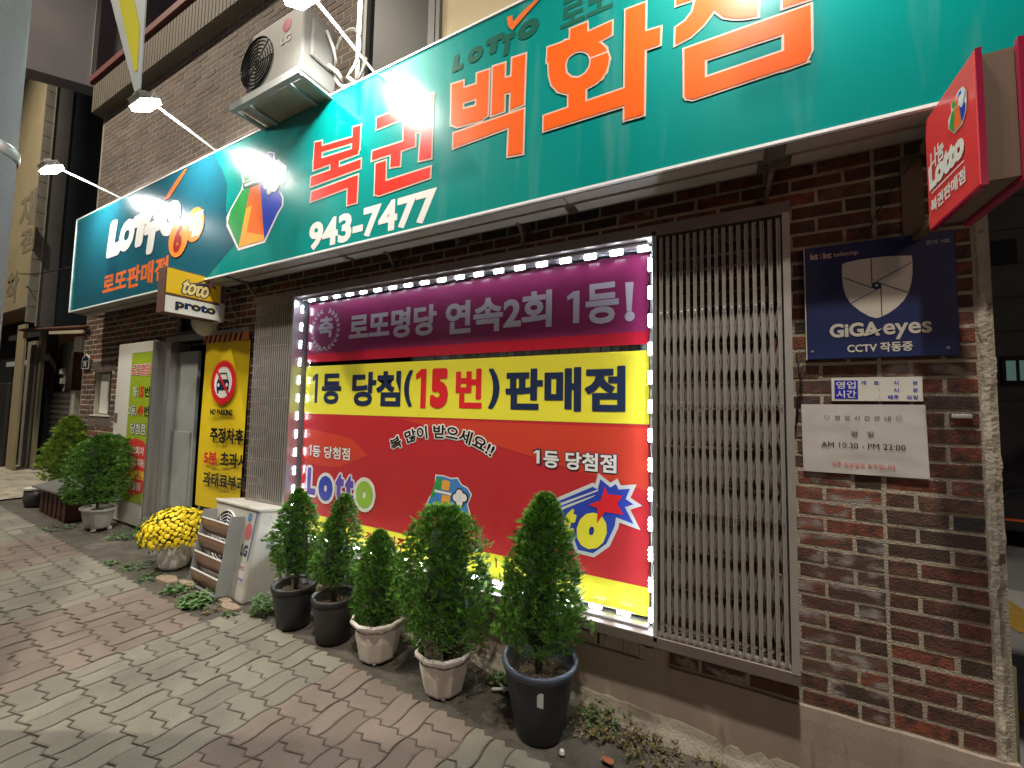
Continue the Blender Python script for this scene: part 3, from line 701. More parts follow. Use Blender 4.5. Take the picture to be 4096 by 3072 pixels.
for (a,r) in zip([(-4.154,3.097),(-4.171,3.034),(-4.123,2.979),(-4.053,2.991),(-4.035,3.148),(-3.997,3.092),(-4.002,3.037),(-4.066,3.11),(-4.113,3.147)], (.085,.062,.062,.075,.08,.085,.08,.08,.07)): cl.append(circ(*a, r*.62, r*.62, 18))
print_(S, 'emblem_clover', cl, FS, 'lgrey', .0062)
print_(S, 'emblem_clover_line', [[(-4.205,3.165),(-4.193,3.164),(-3.989,3.004),(-3.998,3.001)], [(-4.082,3.07),(-4.069,3.063),(-4.142,3.004),(-4.153,3.012)]], FS, 'greendark', .0072)

# ================================================================ WINDOW, POSTERS, LED STRING
FN = frame('Y', 0.0)
W = thing('shop_window', 'wide aluminium shop window filled with red and yellow lottery posters', 'window', (-2.6,0,.2))
mb = MB()   # outer aluminium frame
X0, X1, Z0, Z1 = -4.05, -1.178, .150, 2.165
for (a,b_,c,d,y0,y1) in ((X0,X0+.022,Z0,Z1,-.118,.06),(X0+.030,X0+.050,Z0+.03,Z1-.03,.012,.05),(X1-.022,X1,Z0,Z1,-.118,.06),(X1-.05,X1-.03,Z0+.03,Z1-.03,.012,.05),
   (X0+.022,X1-.022,Z1-.022,Z1,-.116,.06),(X0+.052,X1-.05,Z1-.045,Z1-.028,-.07,.05),(X0+.022,X1-.022,Z0+.0,Z0+.022,-.117,.06),(X0+.052,X1-.05,Z0+.026,Z0+.042,-.07,.05)): mb.box(a,b_,y0,y1,c,d)
bevel(obj('window_frame', mb, 'alu', W), .003, 1)
mb = MB(); mb.box(X0+.02,X1-.02,.05,.055,Z0+.02,Z1-.02); obj('backing', mb, 'ledbody', W)
mb = MB(); mb.box(X0+.054,X1-.052,.003,.006,.20,2.115); obj('glass', mb, 'glass', W)
bl = MB()
x = -4.0
rv = random.Random(5)
while x < -1.2:
    w_ = rv.choice((.05,.06,.075)); bl.box(x, x+w_-.008, .0065+rv.random()*.002, .012, 1.50, 1.66); x += w_
obj('blind', bl, 'blind', W, kind='stuff')
mb = MB(); mb.box(-2.62,-2.56,.02,.03,1.585,1.605); mb.lathe([(.0,0),(.012,0),(.016,.012)], 0,0, 10); obj('shelf_thing', mb, 'white', W)
Z_PB, Z_YT, Z_YB, Z_RB = 1.607, 1.574, 1.182, .362
FP = frame('Y', -.001)
def panel(nm, z0, z1, m, lab=None):
    mb = MB(); mb.box(-3.995,-1.232,-.001,.001,z0,z1); return obj(nm, mb, m, W, label=lab)
P1 = panel('purple_poster', Z_PB, 2.105, 'purple')
print_(P1, 'poster_foot', [[(-3.995,Z_PB),(-1.232,Z_PB),(-1.232,Z_PB+.07),(-3.995,Z_PB+.07)]], FP, 'purplered', .0008)
P2 = panel('yellow_poster', Z_YB, Z_YT, 'yellow')
P3 = panel('red_poster', .205, Z_YB-.002, 'posterred')
print_(P3, 'poster_band', [[(-3.995,.205),(-1.232,.205),(-1.232,Z_RB-.012),(-3.995,Z_RB+.02)]], FP, 'yellow', .001)
print_(P3, 'poster_ray', [[(-2.968,1.17),(-1.24,1.161),(-1.238,0.8393),(-1.563,0.8972),(-2.176,1.026)], [(-3.952,0.7724),(-3.974,1.065),(-3.43,1.005),(-3.245,0.8888),(-3.555,0.7703)]], FP, 'posterred2', .0008)
# purple poster lettering and wreath
wc = (-3.782, 1.872)
lv = []
for sgn in (-1,1):
    for k in range(10):
        a = math.radians(-72+k*15.5) if sgn > 0 else math.radians(252-k*15.5)
        cx, cy = wc[0]+.158*math.cos(a), wc[1]+.158*math.sin(a)
        for s2 in (-1,1):
            d = a+sgn*(math.pi/2)+s2*.62
            c2 = (cx+.012*math.cos(d), cy+.012*math.sin(d))
            p = circ(0,0,.020,.0085,10); ca, sa = math.cos(d), math.sin(d)
            lv.append([(c2[0]+x*ca-y*sa, c2[1]+x*sa+y*ca) for x,y in p])
lv.append([(wc[0]-.05,wc[1]-.175),(wc[0]-.035,wc[1]-.175),(wc[0]+.02,wc[1]-.15),(wc[0]+.012,wc[1]-.14)]); lv.append([(wc[0]+.05,wc[1]-.175),(wc[0]+.035,wc[1]-.175),(wc[0]-.02,wc[1]-.15),(wc[0]-.012,wc[1]-.14)][::-1])
print_(P1, 'wreath', lv, FP, 'lilac', .0012)
text(P1, '축', FP, bb([(-3.858,1.824),(-3.864,1.98),(-3.685,1.806),(-3.7,1.973)]), 'lilac', .022, .012)
text(P1, '로또명당', FP, bb([(-3.494,1.764),(-3.502,1.966),(-2.645,1.753),(-2.654,1.972)]), 'lilac', .022, .014)
text(P1, '연속2회', FP, bb([(-2.563,1.754),(-2.567,1.969),(-1.788,1.742),(-1.791,1.952)]), 'lilac', .022, .014)
text(P1, '등', FP, bb([(-1.579,1.746),(-1.581,1.969),(-1.392,1.735),(-1.393,1.952)]), 'lilac', .022, .014); one(P1, FP, bb([(-1.692,1.752),(-1.618,1.939)]), 'lilac')
print_(P1, 'lettering', [[(-1.358,1.955),(-1.313,1.951),(-1.324,1.792),(-1.349,1.792)], circ(*[(-1.333,1.764)][0], .027)], FP, 'lilac', .0014)
# yellow poster lettering
one(P2, FP, bb([(-3.907,1.271),(-3.841,1.51)]), 'navy'); one(P2, FP, bb([(-2.809,1.244),(-2.717,1.518)]), 'txred')
for (t,q,m,ft) in (('등', [(-3.772,1.263),(-3.564,1.509),(-3.789,1.507)], 'navy', .014), ('당첨', [(-3.426,1.256),(-3.442,1.512),(-2.947,1.251),(-2.96,1.512)], 'navy', .014),
  ('(', [(-2.916,1.251),(-2.836,1.515)], 'navy', .03), ('5', [(-2.67,1.243),(-2.68,1.522),(-2.528,1.242),(-2.537,1.521)], 'txred', .05), ('번', [(-2.459,1.249),(-2.468,1.508),(-2.263,1.252),(-2.269,1.502)], 'txred', .014),
  (')', [(-2.216,1.248),(-2.133,1.506)], 'navy', .03), ('판매점', [(-2.087,1.242),(-2.093,1.497),(-1.355,1.245),(-1.355,1.494)], 'navy', .016)):
    text(P2, t, FP, bb(q), m, .024, ft)
# red poster
one(P3, FP, bb([(-3.907,0.8443),(-3.877,0.9284)]), 'white', .0037); text(P3, '등 당첨점', FP, bb([(-3.857,0.8442),(-3.864,0.9291),(-3.433,0.8345),(-3.439,0.9272)]), 'white', .02, .0, outline='darkred', out=.03)
_q = bb([(-1.89,0.9327),(-1.853,1.01)]); one(P3, FP, (_q[0]-.008,_q[1]+.010,_q[2]-.009,_q[3]+.009), 'navy', .0018); one(P3, FP, _q, 'white', .0037)
text(P3, '등 당첨점', FP, bb([(-1.827,0.9289),(-1.829,1.011),(-1.404,0.9135),(-1.402,1.015)]), 'white', .02, .012, outline='navy', out=.05)
def arc(cx, z0, R):
    return lambda u, v: (cx+(R+v-z0)*math.sin((u-cx)/R), z0-R+(R+v-z0)*math.cos((u-cx)/R))
text(P3, '복 많이 받으세요!!', FP, (-3.02,-2.17,1.045,1.135), 'black', .018, .004, outline='white', out=.075, warp=arc(-2.58,1.05,.80))
def bl_(t, q, m, sh=0, ft=.03, lf=.004, ol='white', oo=.10): text(P3, t, FP, bb(q), m, .03, ft, shear=sh, outline=ol, out=oo, lift=lf)
bl_('L', [(-3.907,0.5292),(-3.804,0.75)], 'violet'); bl_('o', [(-3.769,0.4979),(-3.603,0.701)], 'logoblue', ft=.05)
bl_('t', [(-3.576,0.5123),(-3.478,0.7348)], 'violet', ft=.03, oo=.06); bl_('t', [(-3.468,0.506),(-3.373,0.7314)], 'violet', ft=.03, oo=.06); bl_('o', [(-3.349,0.4922),(-3.175,0.7015)], 'lgreen', ft=.05)
# lottery bag with clover on the red poster (the mascot that holds it is left out)
bg_ = [(-2.607,0.7934),(-2.545,0.7946),(-2.484,0.7825),(-2.436,0.7914),(-2.403,0.751),(-2.355,0.7343),(-2.328,0.6987),(-2.357,0.6354),(-2.335,0.5785),(-2.429,0.5705),(-2.582,0.5815),(-2.672,0.5342),(-2.685,0.5776),(-2.653,0.6446),(-2.609,0.6944)]
print_(P3, 'bag_edge', [grow(bg_,.008)], FP, 'white', .0012)
print_(P3, 'bag_blue', [bg_], FP, 'skyblue', .002)
print_(P3, 'bag_green', [[(-2.601,0.785),(-2.561,0.7752),(-2.565,0.7125),(-2.604,0.6995),(-2.619,0.6574),(-2.653,0.6401)], [(-2.639,0.5833),(-2.585,0.6523),(-2.582,0.5726),(-2.672,0.5387)]], FP, 'green', .0028)
print_(P3, 'bag_orange', [[(-2.555,0.7669),(-2.531,0.7754),(-2.489,0.7644),(-2.498,0.7062),(-2.559,0.7086)], [(-2.552,0.6738),(-2.486,0.6767),(-2.494,0.5751),(-2.571,0.574)]], FP, 'amber', .0028)
print_(P3, 'bag_band', [[(-2.615,0.7027),(-2.476,0.6928),(-2.481,0.6773),(-2.615,0.6866)]], FP, 'white', .0036)
print_(P3, 'bag_clover', [circ(*p, .034, .034, 16) for p in [(-2.414,0.6996),(-2.443,0.6685),(-2.412,0.6392),(-2.377,0.676)]], FP, 'navy', .0036)
print_(P3, 'bag_clover', [circ(*p, .026, .026, 16) for p in [(-2.414,0.6978),(-2.439,0.6689),(-2.412,0.6417),(-2.381,0.6755)]], FP, 'white', .0048)
# comet logo
cm = [(-1.779,0.7056),(-1.531,0.8312),(-1.505,0.8193),(-1.49,0.8758),(-1.434,0.8376),(-1.405,0.8585),(-1.39,0.8313),(-1.33,0.8412),(-1.354,0.7853),(-1.312,0.7621),(-1.358,0.7424),(-1.312,0.6607),(-1.404,0.6831),(-1.411,0.6358),(-1.455,0.5364),(-1.529,0.4735),(-1.614,0.4772),(-1.638,0.5361),(-1.703,0.5936),(-1.753,0.6551)]
print_(P3, 'comet_edge', [grow(cm,.020)], FP, 'lgrey', .0012)
print_(P3, 'comet_blue', [cm], FP, 'logoblue', .002)
print_(P3, 'comet_streak', [[(-1.754,0.7048),(-1.501,0.8197),(-1.501,0.8124),(-1.749,0.69)], [(-1.749,0.6823),(-1.516,0.7887),(-1.531,0.776),(-1.736,0.6687)]], FP, 'lgrey', .003)
print_(P3, 'comet_star', [[(-1.464,0.8382),(-1.445,0.8002),(-1.369,0.8015),(-1.397,0.7554),(-1.365,0.7026),(-1.463,0.7041),(-1.507,0.6365),(-1.504,0.717),(-1.554,0.7328),(-1.486,0.7629)]], FP, 'txred', .0052)
text(P3, 't', FP, bb([(-1.726,0.5296),(-1.608,0.7039)]), 'yellow', .03, .05, shear=.25, lift=.0036)
text(P3, 'o', FP, bb([(-1.637,0.488),(-1.437,0.6966)]), 'yellow', .03, .06, shear=.15, lift=.0036)
text(P3, ': 경기', FP, bb([(-3.268,0.2639),(-3.271,0.3271),(-3.121,0.2635),(-3.124,0.3348)]), 'darkred', .02, .006)
text(P3, '파주시', FP, bb([(-3.013,0.2454),(-3.017,0.3277),(-2.78,0.263),(-2.784,0.3414)]), 'darkred', .02, .006)
print_(P3, 'lettering', [[(-2.136,0.3289),(-2.128,0.3296),(-2.127,0.2822),(-2.135,0.2814)]], FP, 'darkred', .002)
# LED string
LS = thing('led_light_string', 'string of bright white LED modules running round the shop window', 'light string', (-2.6,-.02,.2))
spots = []
for k in range(19): spots.append((-3.91+k*.1478, 2.120-.0007*k, 0, k))
for k in range(13): spots.append((-4.030, 2.055-k*.149, 1, k)); spots.append((-1.222, 2.022-k*.149, 1, k))
for k in range(18): spots.append((-3.88+k*.1485, .214, 0, k))
lb = MB(); lb.box(-.036,.036,-.006,.006,-.010,.010)
_body = obj('led_module', lb, 'ledbody', LS, local=True); lz = MB()
for q in (-.022,0,.022):
    lz.lathe([(.0095,0),(.0095,.009),(.006,.0125),(0,.0135)], q, 0, 8, close=False)
lz.v = [(x,-.006-z,y) for x,y,z in lz.v]
_lens = obj('lens', lz, 'led', _body, local=True)
def place(o, ob, x, z, v):
    ob.location = (x+2.6, -.012, z-.2)
    if v: ob.rotation_euler = (0, math.pi/2, 0)
for k,(x,z,v,_) in enumerate(spots):
    if k == 0: place(_body, _body, x, z, v); continue
    nb = _body.copy(); COL.objects.link(nb); nb.parent = LS; place(_body, nb, x, z, v)
    nl = _lens.copy(); COL.objects.link(nl); nl.parent = nb
mb = MB()
mb.tube([(-4.03,-.012,.28),(-4.03,-.012,1.2),(-4.03,-.012,2.09)], .0022, 5); mb.tube([(-1.222,-.012,.22),(-1.222,-.012,2.09)], .0022, 5)
mb.tube([(-3.95+k*.07,-.014,2.120+.002*math.sin(k*2.1)) for k in range(39)], .0022, 5); mb.tube([(-3.9+k*.1,-.014,.214+.002*math.sin(k*2.1)) for k in range(27)], .0022, 5)
mb.tube([(-1.75,-.03,2.125),(-1.6,-.03,2.132),(-1.48,-.03,2.118),(-1.40,-.03,2.138),(-1.36,-.03,2.14)], .0022, 5)
obj('cable', mb, 'trim', LS)

# ================================================================ SCISSOR GATES
def gate(nm, label, xa, xb, n, z0, z1, post_right):
    g = thing(nm, label, 'folding gate', (xa,-.10,z0), 'folding security gates')
    pitch = (xb-xa)/n; w = .0155 if post_right else .0125; fd = .007 if post_right else .002; th = .006 if post_right else .0015
    bm = MB(); h = z1-z0
    bm.box(-w/2,w/2,-th,th,0,h); bm.box(-w/2,-w/2+.003,-th-fd,-th,0,h); bm.box(w/2-.003,w/2,-th-fd,-th,0,h)
    rows = [h*q for q in (.04,.31,.57,.80)]
    first = None
    for k in range(n):
        x = pitch*(k+.5)
        if first is None: first = obj('bar', bm, 'gate', g, local=True); o = first
        else: o = first.copy(); COL.objects.link(o); o.parent = g
        o.location = (x,-.005,0)
    rm = MB()
    for k in range(n):
        for zz in rows: rm.lathe([(.0045,0),(.004,.003),(0,.0045)], pitch*(k+.5), zz, 7)
    rm.v = [(x,-.019-z,y) for x,y,z in rm.v]
    obj('rivet', rm, 'alu', g, local=True, kind='stuff')
    # crossing lattice strips behind the bars
    lm = MB(); st = .1655; sw = .0090 if post_right else .004
    for k in range(n-1):
        x0, x1 = pitch*(k+.5), pitch*(k+1.5)
        for m0 in range(int(h*.84/st)):
            zz = .03*h+m0*st
            lm.bar((x0,.009,zz),(x1,.009,zz+st),sw,.003,up=(0,1,0)); lm.bar((x1,.013,zz),(x0,.013,zz+st),sw,.003,up=(0,1,0))
    obj('lattice_strip', lm, 'lattice' if post_right else 'dark', g, local=True, kind='stuff')  # left lattice is near black, shade of the gaps put into its colour
    mb = MB()
    if post_right: mb.box(xb-xa+.0,xb-xa+.028,-.02,.03,-.02,h+.02)
    mb.box(-.005,xb-xa,-.004,.02,-.022,.0)
    obj('gate_frame', mb, 'gateframe' if not post_right else 'gate', g, local=True)
    return g
gate('scissor_gate', 'folded brown steel scissor gate right of the lit window, beside the blue CCTV sign', -1.172, -.645, 17, .190, 2.125, True)
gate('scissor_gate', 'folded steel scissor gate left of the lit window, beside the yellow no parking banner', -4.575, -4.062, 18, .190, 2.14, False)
mb = MB(); mb.box(-4.60,-.612,-.118,-.02,2.140,2.198); mb.box(-4.60,-.612,-.118,-.02,.124,.176); mb.box(-4.60,-.612,-.018,.0,2.172,2.23)
mb.box(-4.60,-4.06,-.02,.008,.176,.19); mb.box(-1.17,-.62,-.02,.008,.176,.19)
bevel(obj('gate_rail', mb, 'gateframe', None, label='brown steel rails above and below the window and its folded gates', cat='rail'), .003, 1)
mb = MB(); mb.box(-4.60,-4.056,.055,.062,.135,2.165); obj('dark_backing', mb, 'dark', B)  # near black sheet added for the shade behind the left gate

# ================================================================ FLOODLIGHTS ON ARMS
FW = ['leftmost floodlight on a white arm above the left end of the teal sign', 'floodlight on a white arm left of the air conditioner above the sign',
      'floodlight on a white arm in front of the wall mounted air conditioner', 'floodlight on a white arm above the large orange letters, out of frame']
for k,(x,y,z) in enumerate(FLOODS):
    t = thing('floodlight', FW[k], 'floodlight', (x,y,z), 'floodlights on arms above the shop sign')
    fx = [x+.26, x+.10, x+.08, x+.08, x+.05][k]
    mb = MB(); mb.tube([(fx,-.235,SZ1-.03),(fx,-.24,SZ1+.03),(x+.01,-.70,z+.02)], .011, 8); obj('arm', mb, 'armwhite', t, smooth=True)
    nrm = Vector((0,.52,-.85)).normalized(); rx = Vector((1,0,0)); fy = nrm.cross(rx)
    R_ = Matrix((( rx.x,fy.x,-nrm.x,0),(rx.y,fy.y,-nrm.y,0),(rx.z,fy.z,-nrm.z,0),(0,0,0,1)))
    mb = MB(); T = Matrix.Translation((x,y,z)) @ R_
    mb.box(-.10,.10,-.062,.062,.004,.05, T); mb.box(-.115,.115,-.075,.075,-.004,.006, T); mb.box(-.05,.05,-.03,.03,.05,.075, T)
    bevel(obj('housing', mb, 'housing', t), .006)
    mb = MB(); mb.box(-.104,.104,-.066,.066,-.038,-.0045, T); obj('lens', mb, 'lampglass', t)
    mb = MB(); mb.bar((x-.12,y,z+.0),(x-.12,y+.02,z+.06),.008); mb.bar((x+.12,y,z),(x+.12,y+.02,z+.06),.008); mb.bar((x-.12,y+.02,z+.06),(x+.12,y+.02,z+.06),.008)
    obj('bracket', mb, 'housing', t)
    c = Vector((x,y,z))+nrm*.043
    lamp('lamp_beam', 'AREA', c, c+nrm, 21, (1.0,.97,.90), .17, .09, 3.0, t, (x,y,z))

# ================================================================ AIR CONDITIONERS
def fan_grille(parent, cx, cz, r, y, n=9, m='blackmetal', local=False):
    mb = MB(); mb.lathe([(r,0),(r,.01)], 0,0, 28)
    for q in range(n):
        rr = r*(q+1)/n; mb.lathe([(rr-.0025,.0),(rr-.0025,.006),(rr+.0025,.006),(rr+.0025,.0)], 0,0, 26)
    for q in range(4): a = q*math.pi/4; mb.bar((-r*math.cos(a),-r*math.sin(a),.003),(r*math.cos(a),r*math.sin(a),.003),.005,.004)
    mb.v = [(cx+x, y-z, cz+yy) for x,yy,z in mb.v]
    g = obj('fan_grille', mb, m, parent, local=local)
    mb = MB(); mb.lathe([(r-.004,0),(.0,.0)], 0,0, 28); mb.v = [(cx+x, y-.0015, cz+yy) for x,yy,z in mb.v]
    obj('fan_recess', mb, 'dark', parent, local=local)
    return g
U = thing('air_conditioner', 'white outdoor air conditioner unit on a steel shelf above the teal sign', 'air conditioner', (-3.78,-.4,3.56))
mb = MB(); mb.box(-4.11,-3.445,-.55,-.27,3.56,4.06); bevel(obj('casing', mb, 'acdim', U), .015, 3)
fan_grille(U, -3.975, 3.81, .195, -.551, 7, 'hazblack')
FU = frame('Y', -.551)
print_(U, 'logo_disc', [circ(-3.63,3.965,.05)], FU, 'maroon', .001); text(U, 'LG', FU, (-3.69,-3.575,3.83,3.89), 'gateframe', .03, .02)
mb = MB(); mb.box(-3.445,-3.415,-.50,-.32,3.70,3.98); bevel(obj('valve_cover', mb, 'acdim', U), .012)
mb = MB(); mb.tube([(-3.40,-.40,3.95),(-3.37,-.36,3.84),(-3.40,-.30,3.78)], .012, 8); mb.tube([(-3.41,-.36,3.72),(-3.36,-.33,3.68),(-3.38,-.25,3.66)], .016, 8)
obj('pipe_stub', mb, 'hose', U, smooth=True)
hs = thing('drain_hose', 'loop of white drain hose hanging beside the wall mounted air conditioner', 'hose', (-3.3,-.33,3.8))
mb = MB(); pts = []
for k in range(29):
    a = math.radians(-70+k*360/24); pts.append((-3.30+.155*math.cos(a), -.33+.0025*k, 3.79+.20*math.sin(a)))
pts = [(-3.12,-.20,3.50)]+pts; mb.tube(pts, .0125, 8); obj('hose', mb, 'hose', hs, smooth=True)
sh_ = thing('steel_shelf', 'rusty steel angle shelf carrying the air conditioner above the sign', 'shelf', (-3.85,-.3,3.5))
mb = MB()
mb.box(-4.24,-3.42,-.585,-.580,3.50,3.555); mb.box(-4.24,-3.42,-.579,-.55,3.50,3.505)
for x in (-4.24,-3.45): mb.box(x,x+.03,-.579,.0,3.507,3.512); mb.box(x,x+.004,-.579,.0,3.513,3.55)
obj('shelf_frame', mb, 'acgrey', sh_)
for x in (-4.10,-3.62): mb = MB(); mb.box(x,x+.04,-.54,-.02,3.514,3.53); obj('shelf_rail', mb, 'acgrey', sh_)
mb = MB(); mb.box(-4.19,-3.47,-.52,-.05,3.532,3.536); obj('shelf_board', mb, 'mortar_upper', sh_)

# lower unit, leaning back against the kerb stones
A = thing('air_conditioner', 'old outdoor air conditioner with louvred air guide standing beside the black pots', 'air conditioner', (-4.0,-.425,-.205), rot=(math.radians(-8.5),math.radians(-1.5),math.radians(-6)))
AL = frame('Y', 0.0)
mb = MB(); mb.box(-.73,.0,.0,.32,.0,.665); bevel(obj('casing', mb, 'acwhite', A, local=True), .022, 3)
mb = MB(); mb.box(-.742,.012,-.010,.33,.652,.678); bevel(obj('top_cover', mb, 'acwhite', A, local=True), .010, 3)
fan_grille(A, -.46, .41, .20, -.001, 8, 'trim', True)
mb = MB()
for x in (-.68,-.19): mb.box(x,x+.005,-.105,-.002,.03,.60)
mb.box(-.68,-.186,-.100,-.096,.03,.045)
bevel(obj('air_guide_side', mb, 'acgrey', A, local=True), .003, 1)
for k in range(4):
    sm = MB(); z0 = .545-.130*k; n = 6; prof = []
    for q in range(n+1):
        t = q/n; prof.append((-.100+.050*t**2.0, z0-.010-.118*t))
    for (y,z) in prof: sm.v += [(-.674,y,z),(-.194,y,z),(-.674,y+.004,z-.003),(-.194,y+.004,z-.003)]
    for q in range(n):
        a = q*4; sm.f += [(a,a+1,a+5,a+4),(a+2,a+6,a+7,a+3)]; sm.mi += [0,0]
    so_ = obj('louvre', sm, 'slat', A, local=True)
    lm = MB(); lm.box(-.675,-.192,-.106,-.098,z0-.010,z0-.001); obj('louvre_lip', lm, 'trim', so_, local=True)
print_(A, 'logo_disc', [circ(-.035,.475,.032,.06)], AL, 'maroon', .016) if False else None
def aprint(nm, polys, m, lift=.0025): 
    mb = MB()
    for k,p in enumerate(polys): mb.flat(p, AL, lift+k*.0001)
    return obj(nm, mb, m, A, local=True)
aprint('logo_disc', [circ(-.095,.50,.048,.060)], 'discred'); aprint('tape', [[(-.034,.30),(-.022,.30),(-.010,.645),(-.022,.645)]], 'tape', .003)
aprint('sticker', [[(-.135,.14),(-.035,.14),(-.035,.27),(-.135,.27)]], 'paper'); aprint('sticker', [[(-.135,.575),(-.085,.575),(-.085,.63),(-.135,.63)]], 'skyblue', .003)
def atext(s, box, m, b=.02, f=.0, lift=.0032):
    vs, fs = glyphs(s, b); xs=[v[0] for v in vs]; ys=[v[1] for v in vs]; u0,u1,v0,v1 = box
    mb = MB(); mb.add([AL(u0+(x-min(xs))/(max(xs)-min(xs))*(u1-u0), v0+(y-min(ys))/(max(ys)-min(ys))*(v1-v0), lift) for x,y in vs], fs); obj('lettering', mb, m, A, local=True)
atext('LG', (-.150,-.055,.325,.405), 'navy', .035); atext('카드', (-.125,-.045,.222,.258), 'darkred', .02, lift=.0034); atext('02-9424', (-.128,-.042,.150,.175), 'violet', .015, lift=.0034)
mb = MB(); mb.box(.0005,.010,.10,.20,.38,.46); bevel(obj('hand_grip', mb, 'acgrey', A, local=True), .004, 1)
pp = thing('insulated_pipe', 'white taped refrigerant pipe bending behind the black pots', 'pipe', (-3.8,-.15,0))
mb = MB(); mb.tube([(-3.98,-.19,-.10),(-3.90,-.17,-.11),(-3.80,-.15,-.04),(-3.72,-.12,.04),(-3.66,-.09,.085),(-3.60,-.05,.09)], [.017,.018,.02,.026,.028,.026], 8)
obj('pipe', mb, 'hose', pp, smooth=True)
mb = MB(); mb.tube([(-3.97,-.2,.14),(-3.93,-.2,.02),(-3.90,-.2,-.05),(-3.84,-.2,-.09),(-3.80,-.2,-.08)], .006, 6); obj('black_cable', mb, 'blackmetal', pp, smooth=True)

# ================================================================ DOOR LEAF WITH GREEN POSTER
DL = thing('door_leaf', 'open white metal door with the green lottery poster on it', 'door', (-6.35,-.1,zg(-6.7)))
mb = MB(); mb.box(-7.225,-6.335,-.122,-.078,-.075,1.925); bevel(obj('leaf', mb, 'creamwhite', DL), .006)
mb = MB(); mb.box(-6.334,-6.322,-.13,-.05,-.07,1.91); mb.box(-6.37,-6.345,-.13,-.122,-.07,1.92); obj('edge_profile', mb, 'alu', DL)
h_ = MB(); h_.lathe([(.0,.055),(.026,.05),(.030,.035),(.018,.02),(.024,.0)], 0,0, 14); h_.v = [(-7.165+x,-.122-z,.845+y) for x,y,z in h_.v]; obj('handle', h_, 'alu', DL, smooth=True)
h_ = MB(); h_.box(-7.20,-7.13,-.128,-.122,1.02,1.12); obj('lock', h_, 'gateframe', DL)
FD = frame('Y', -.122)
pz0, pz1, px0, px1 = .165, 1.815, -6.865, -6.255
px1 = -6.36
PO = obj('poster', MB().prism([(px0,pz0),(px1,pz0),(px1,pz1),(px0,pz1)], FD, 0, .003), 'postergreen', DL)
FD2 = frame('Y', -.125)
print_(PO, 'poster_edge', [[(px0,pz1-.008),(px1,pz1-.008),(px1,pz1),(px0,pz1)],[(px1-.008,pz0),(px1,pz0),(px1,pz1-.009),(px1-.008,pz1-.009)]], FD2, 'creamwhite', .001)
def dt(t, z0, z1, m, a=.06, b=.94, **k):
    w = px1-px0; text(PO, t, FD2, (px0+w*a, px0+w*b, z0, z1), m, **k)
dt('로또명당', 1.545, 1.675, 'txred', outline='white', out=.06)
dt('등,', 1.31, 1.42, 'white', .22,.42, outline='black', out=.04); one(PO, FD2, (px0+.10,px0+.13,1.31,1.42), 'white')
one(PO, FD2, (px0+.22,px0+.255,1.305,1.425), 'txred'); dt('5', 1.305,1.425,'txred', .53,.68, fat=.03); dt('번', 1.31,1.42,'black',.72,.95)
dt('2등,', 1.10, 1.21, 'white', .04,.42, outline='black', out=.04); dt('49', 1.095,1.215,'txred', .45,.72, fat=.02); dt('번', 1.10,1.21,'black',.76,.97)
dt('당첨점', .90, 1.02, 'white', .2,.88, outline='black', out=.04)
w_ = px1-px0; cxp = px0+w_/2
print_(PO, 'poster_oval', [[(px0+.004,.30),(cxp,.235),(px1-.012,.30),(px1-.012,.79),(px1-.08,.83),(cxp,.855),(px0+.06,.83),(px0+.004,.79)]], FD2, 'signred', .0008)
dt('1022회차', .68, .77, 'white', .12,.9, lift=.002); dt('(7월 2일 자동)', .545, .64, 'white', .05,.95, lift=.002)
dt('억6천6백만원', .42, .515, 'yellow', .04,.96, lift=.002); dt('당첨점', .30, .39, 'white', .14,.84, lift=.002)
# house number plaque
hp = thing('house_number_plaque', 'navy house number plaque reading 70 at the left corner of the brick wall', 'plaque', (-8.5,-.02,1.77))
F7 = frame('Y', -.012)
mb = MB(); mb.prism([(-8.635,1.685),(-8.395,1.685),(-8.395,1.83),(-8.515,1.89),(-8.635,1.83)], F7, 0, .012); obj('plate_edge', mb, 'creamwhite', hp)
mb = MB(); mb.prism([(-8.615,1.70),(-8.415,1.70),(-8.415,1.822),(-8.515,1.868),(-8.615,1.822)], F7, .0125, .015); obj('plate', mb, 'navy', hp)
text(hp, '70', F7, (-8.56,-8.47,1.71,1.775), 'white', .02, .015, lift=.0165); print_(hp, 'plate_line', [[(-8.60,1.785),(-8.43,1.785),(-8.43,1.791),(-8.60,1.791)]], F7, 'white', .0165)

# ================================================================ NO PARKING BANNER
NB = thing('no_parking_banner', 'yellow hanging banner with a no parking symbol beside the shop door', 'banner', (-5.1,-.04,1.9))
FBn = lambda u,v,d=0: (u, -.032-d-.010*math.sin((u+5.5)*16)*max(0,(v-1.35))/.5-.004*math.sin((u+5.5)*9+v*3), v)
mb = MB(); nx, nz_ = 40, 44
us = rng(-5.525,-4.772,nx); vs_ = rng(.255,1.845,nz_)
mb.v = [FBn(u,v,0) for v in vs_ for u in us]
mb.f = [(j*(nx+1)+i, j*(nx+1)+i+1, (j+1)*(nx+1)+i+1, (j+1)*(nx+1)+i) for j in range(nz_) for i in range(nx)]; mb.mi = [0]*len(mb.f)
obj('cloth', mb, 'bannery', NB, smooth=True)
FBs = frame('Y', -.048)
mb = MB(); mb.box(-5.53,-4.768,-.05,-.036,1.845,1.925); obj('top_rail', mb, 'hazorange', NB)
st = []
for k in range(9):
    x = -5.52+k*.086; st.append([(x,1.847),(x+.034,1.847),(x+.068,1.923),(x+.034,1.923)])
print_(NB, 'stripe', [p for p in st if p[2][0] < -4.768], frame('Y',-.050), 'hazblack', .0008)
cx, cz = -5.135, 1.455
FC = frame('Y', -.050)
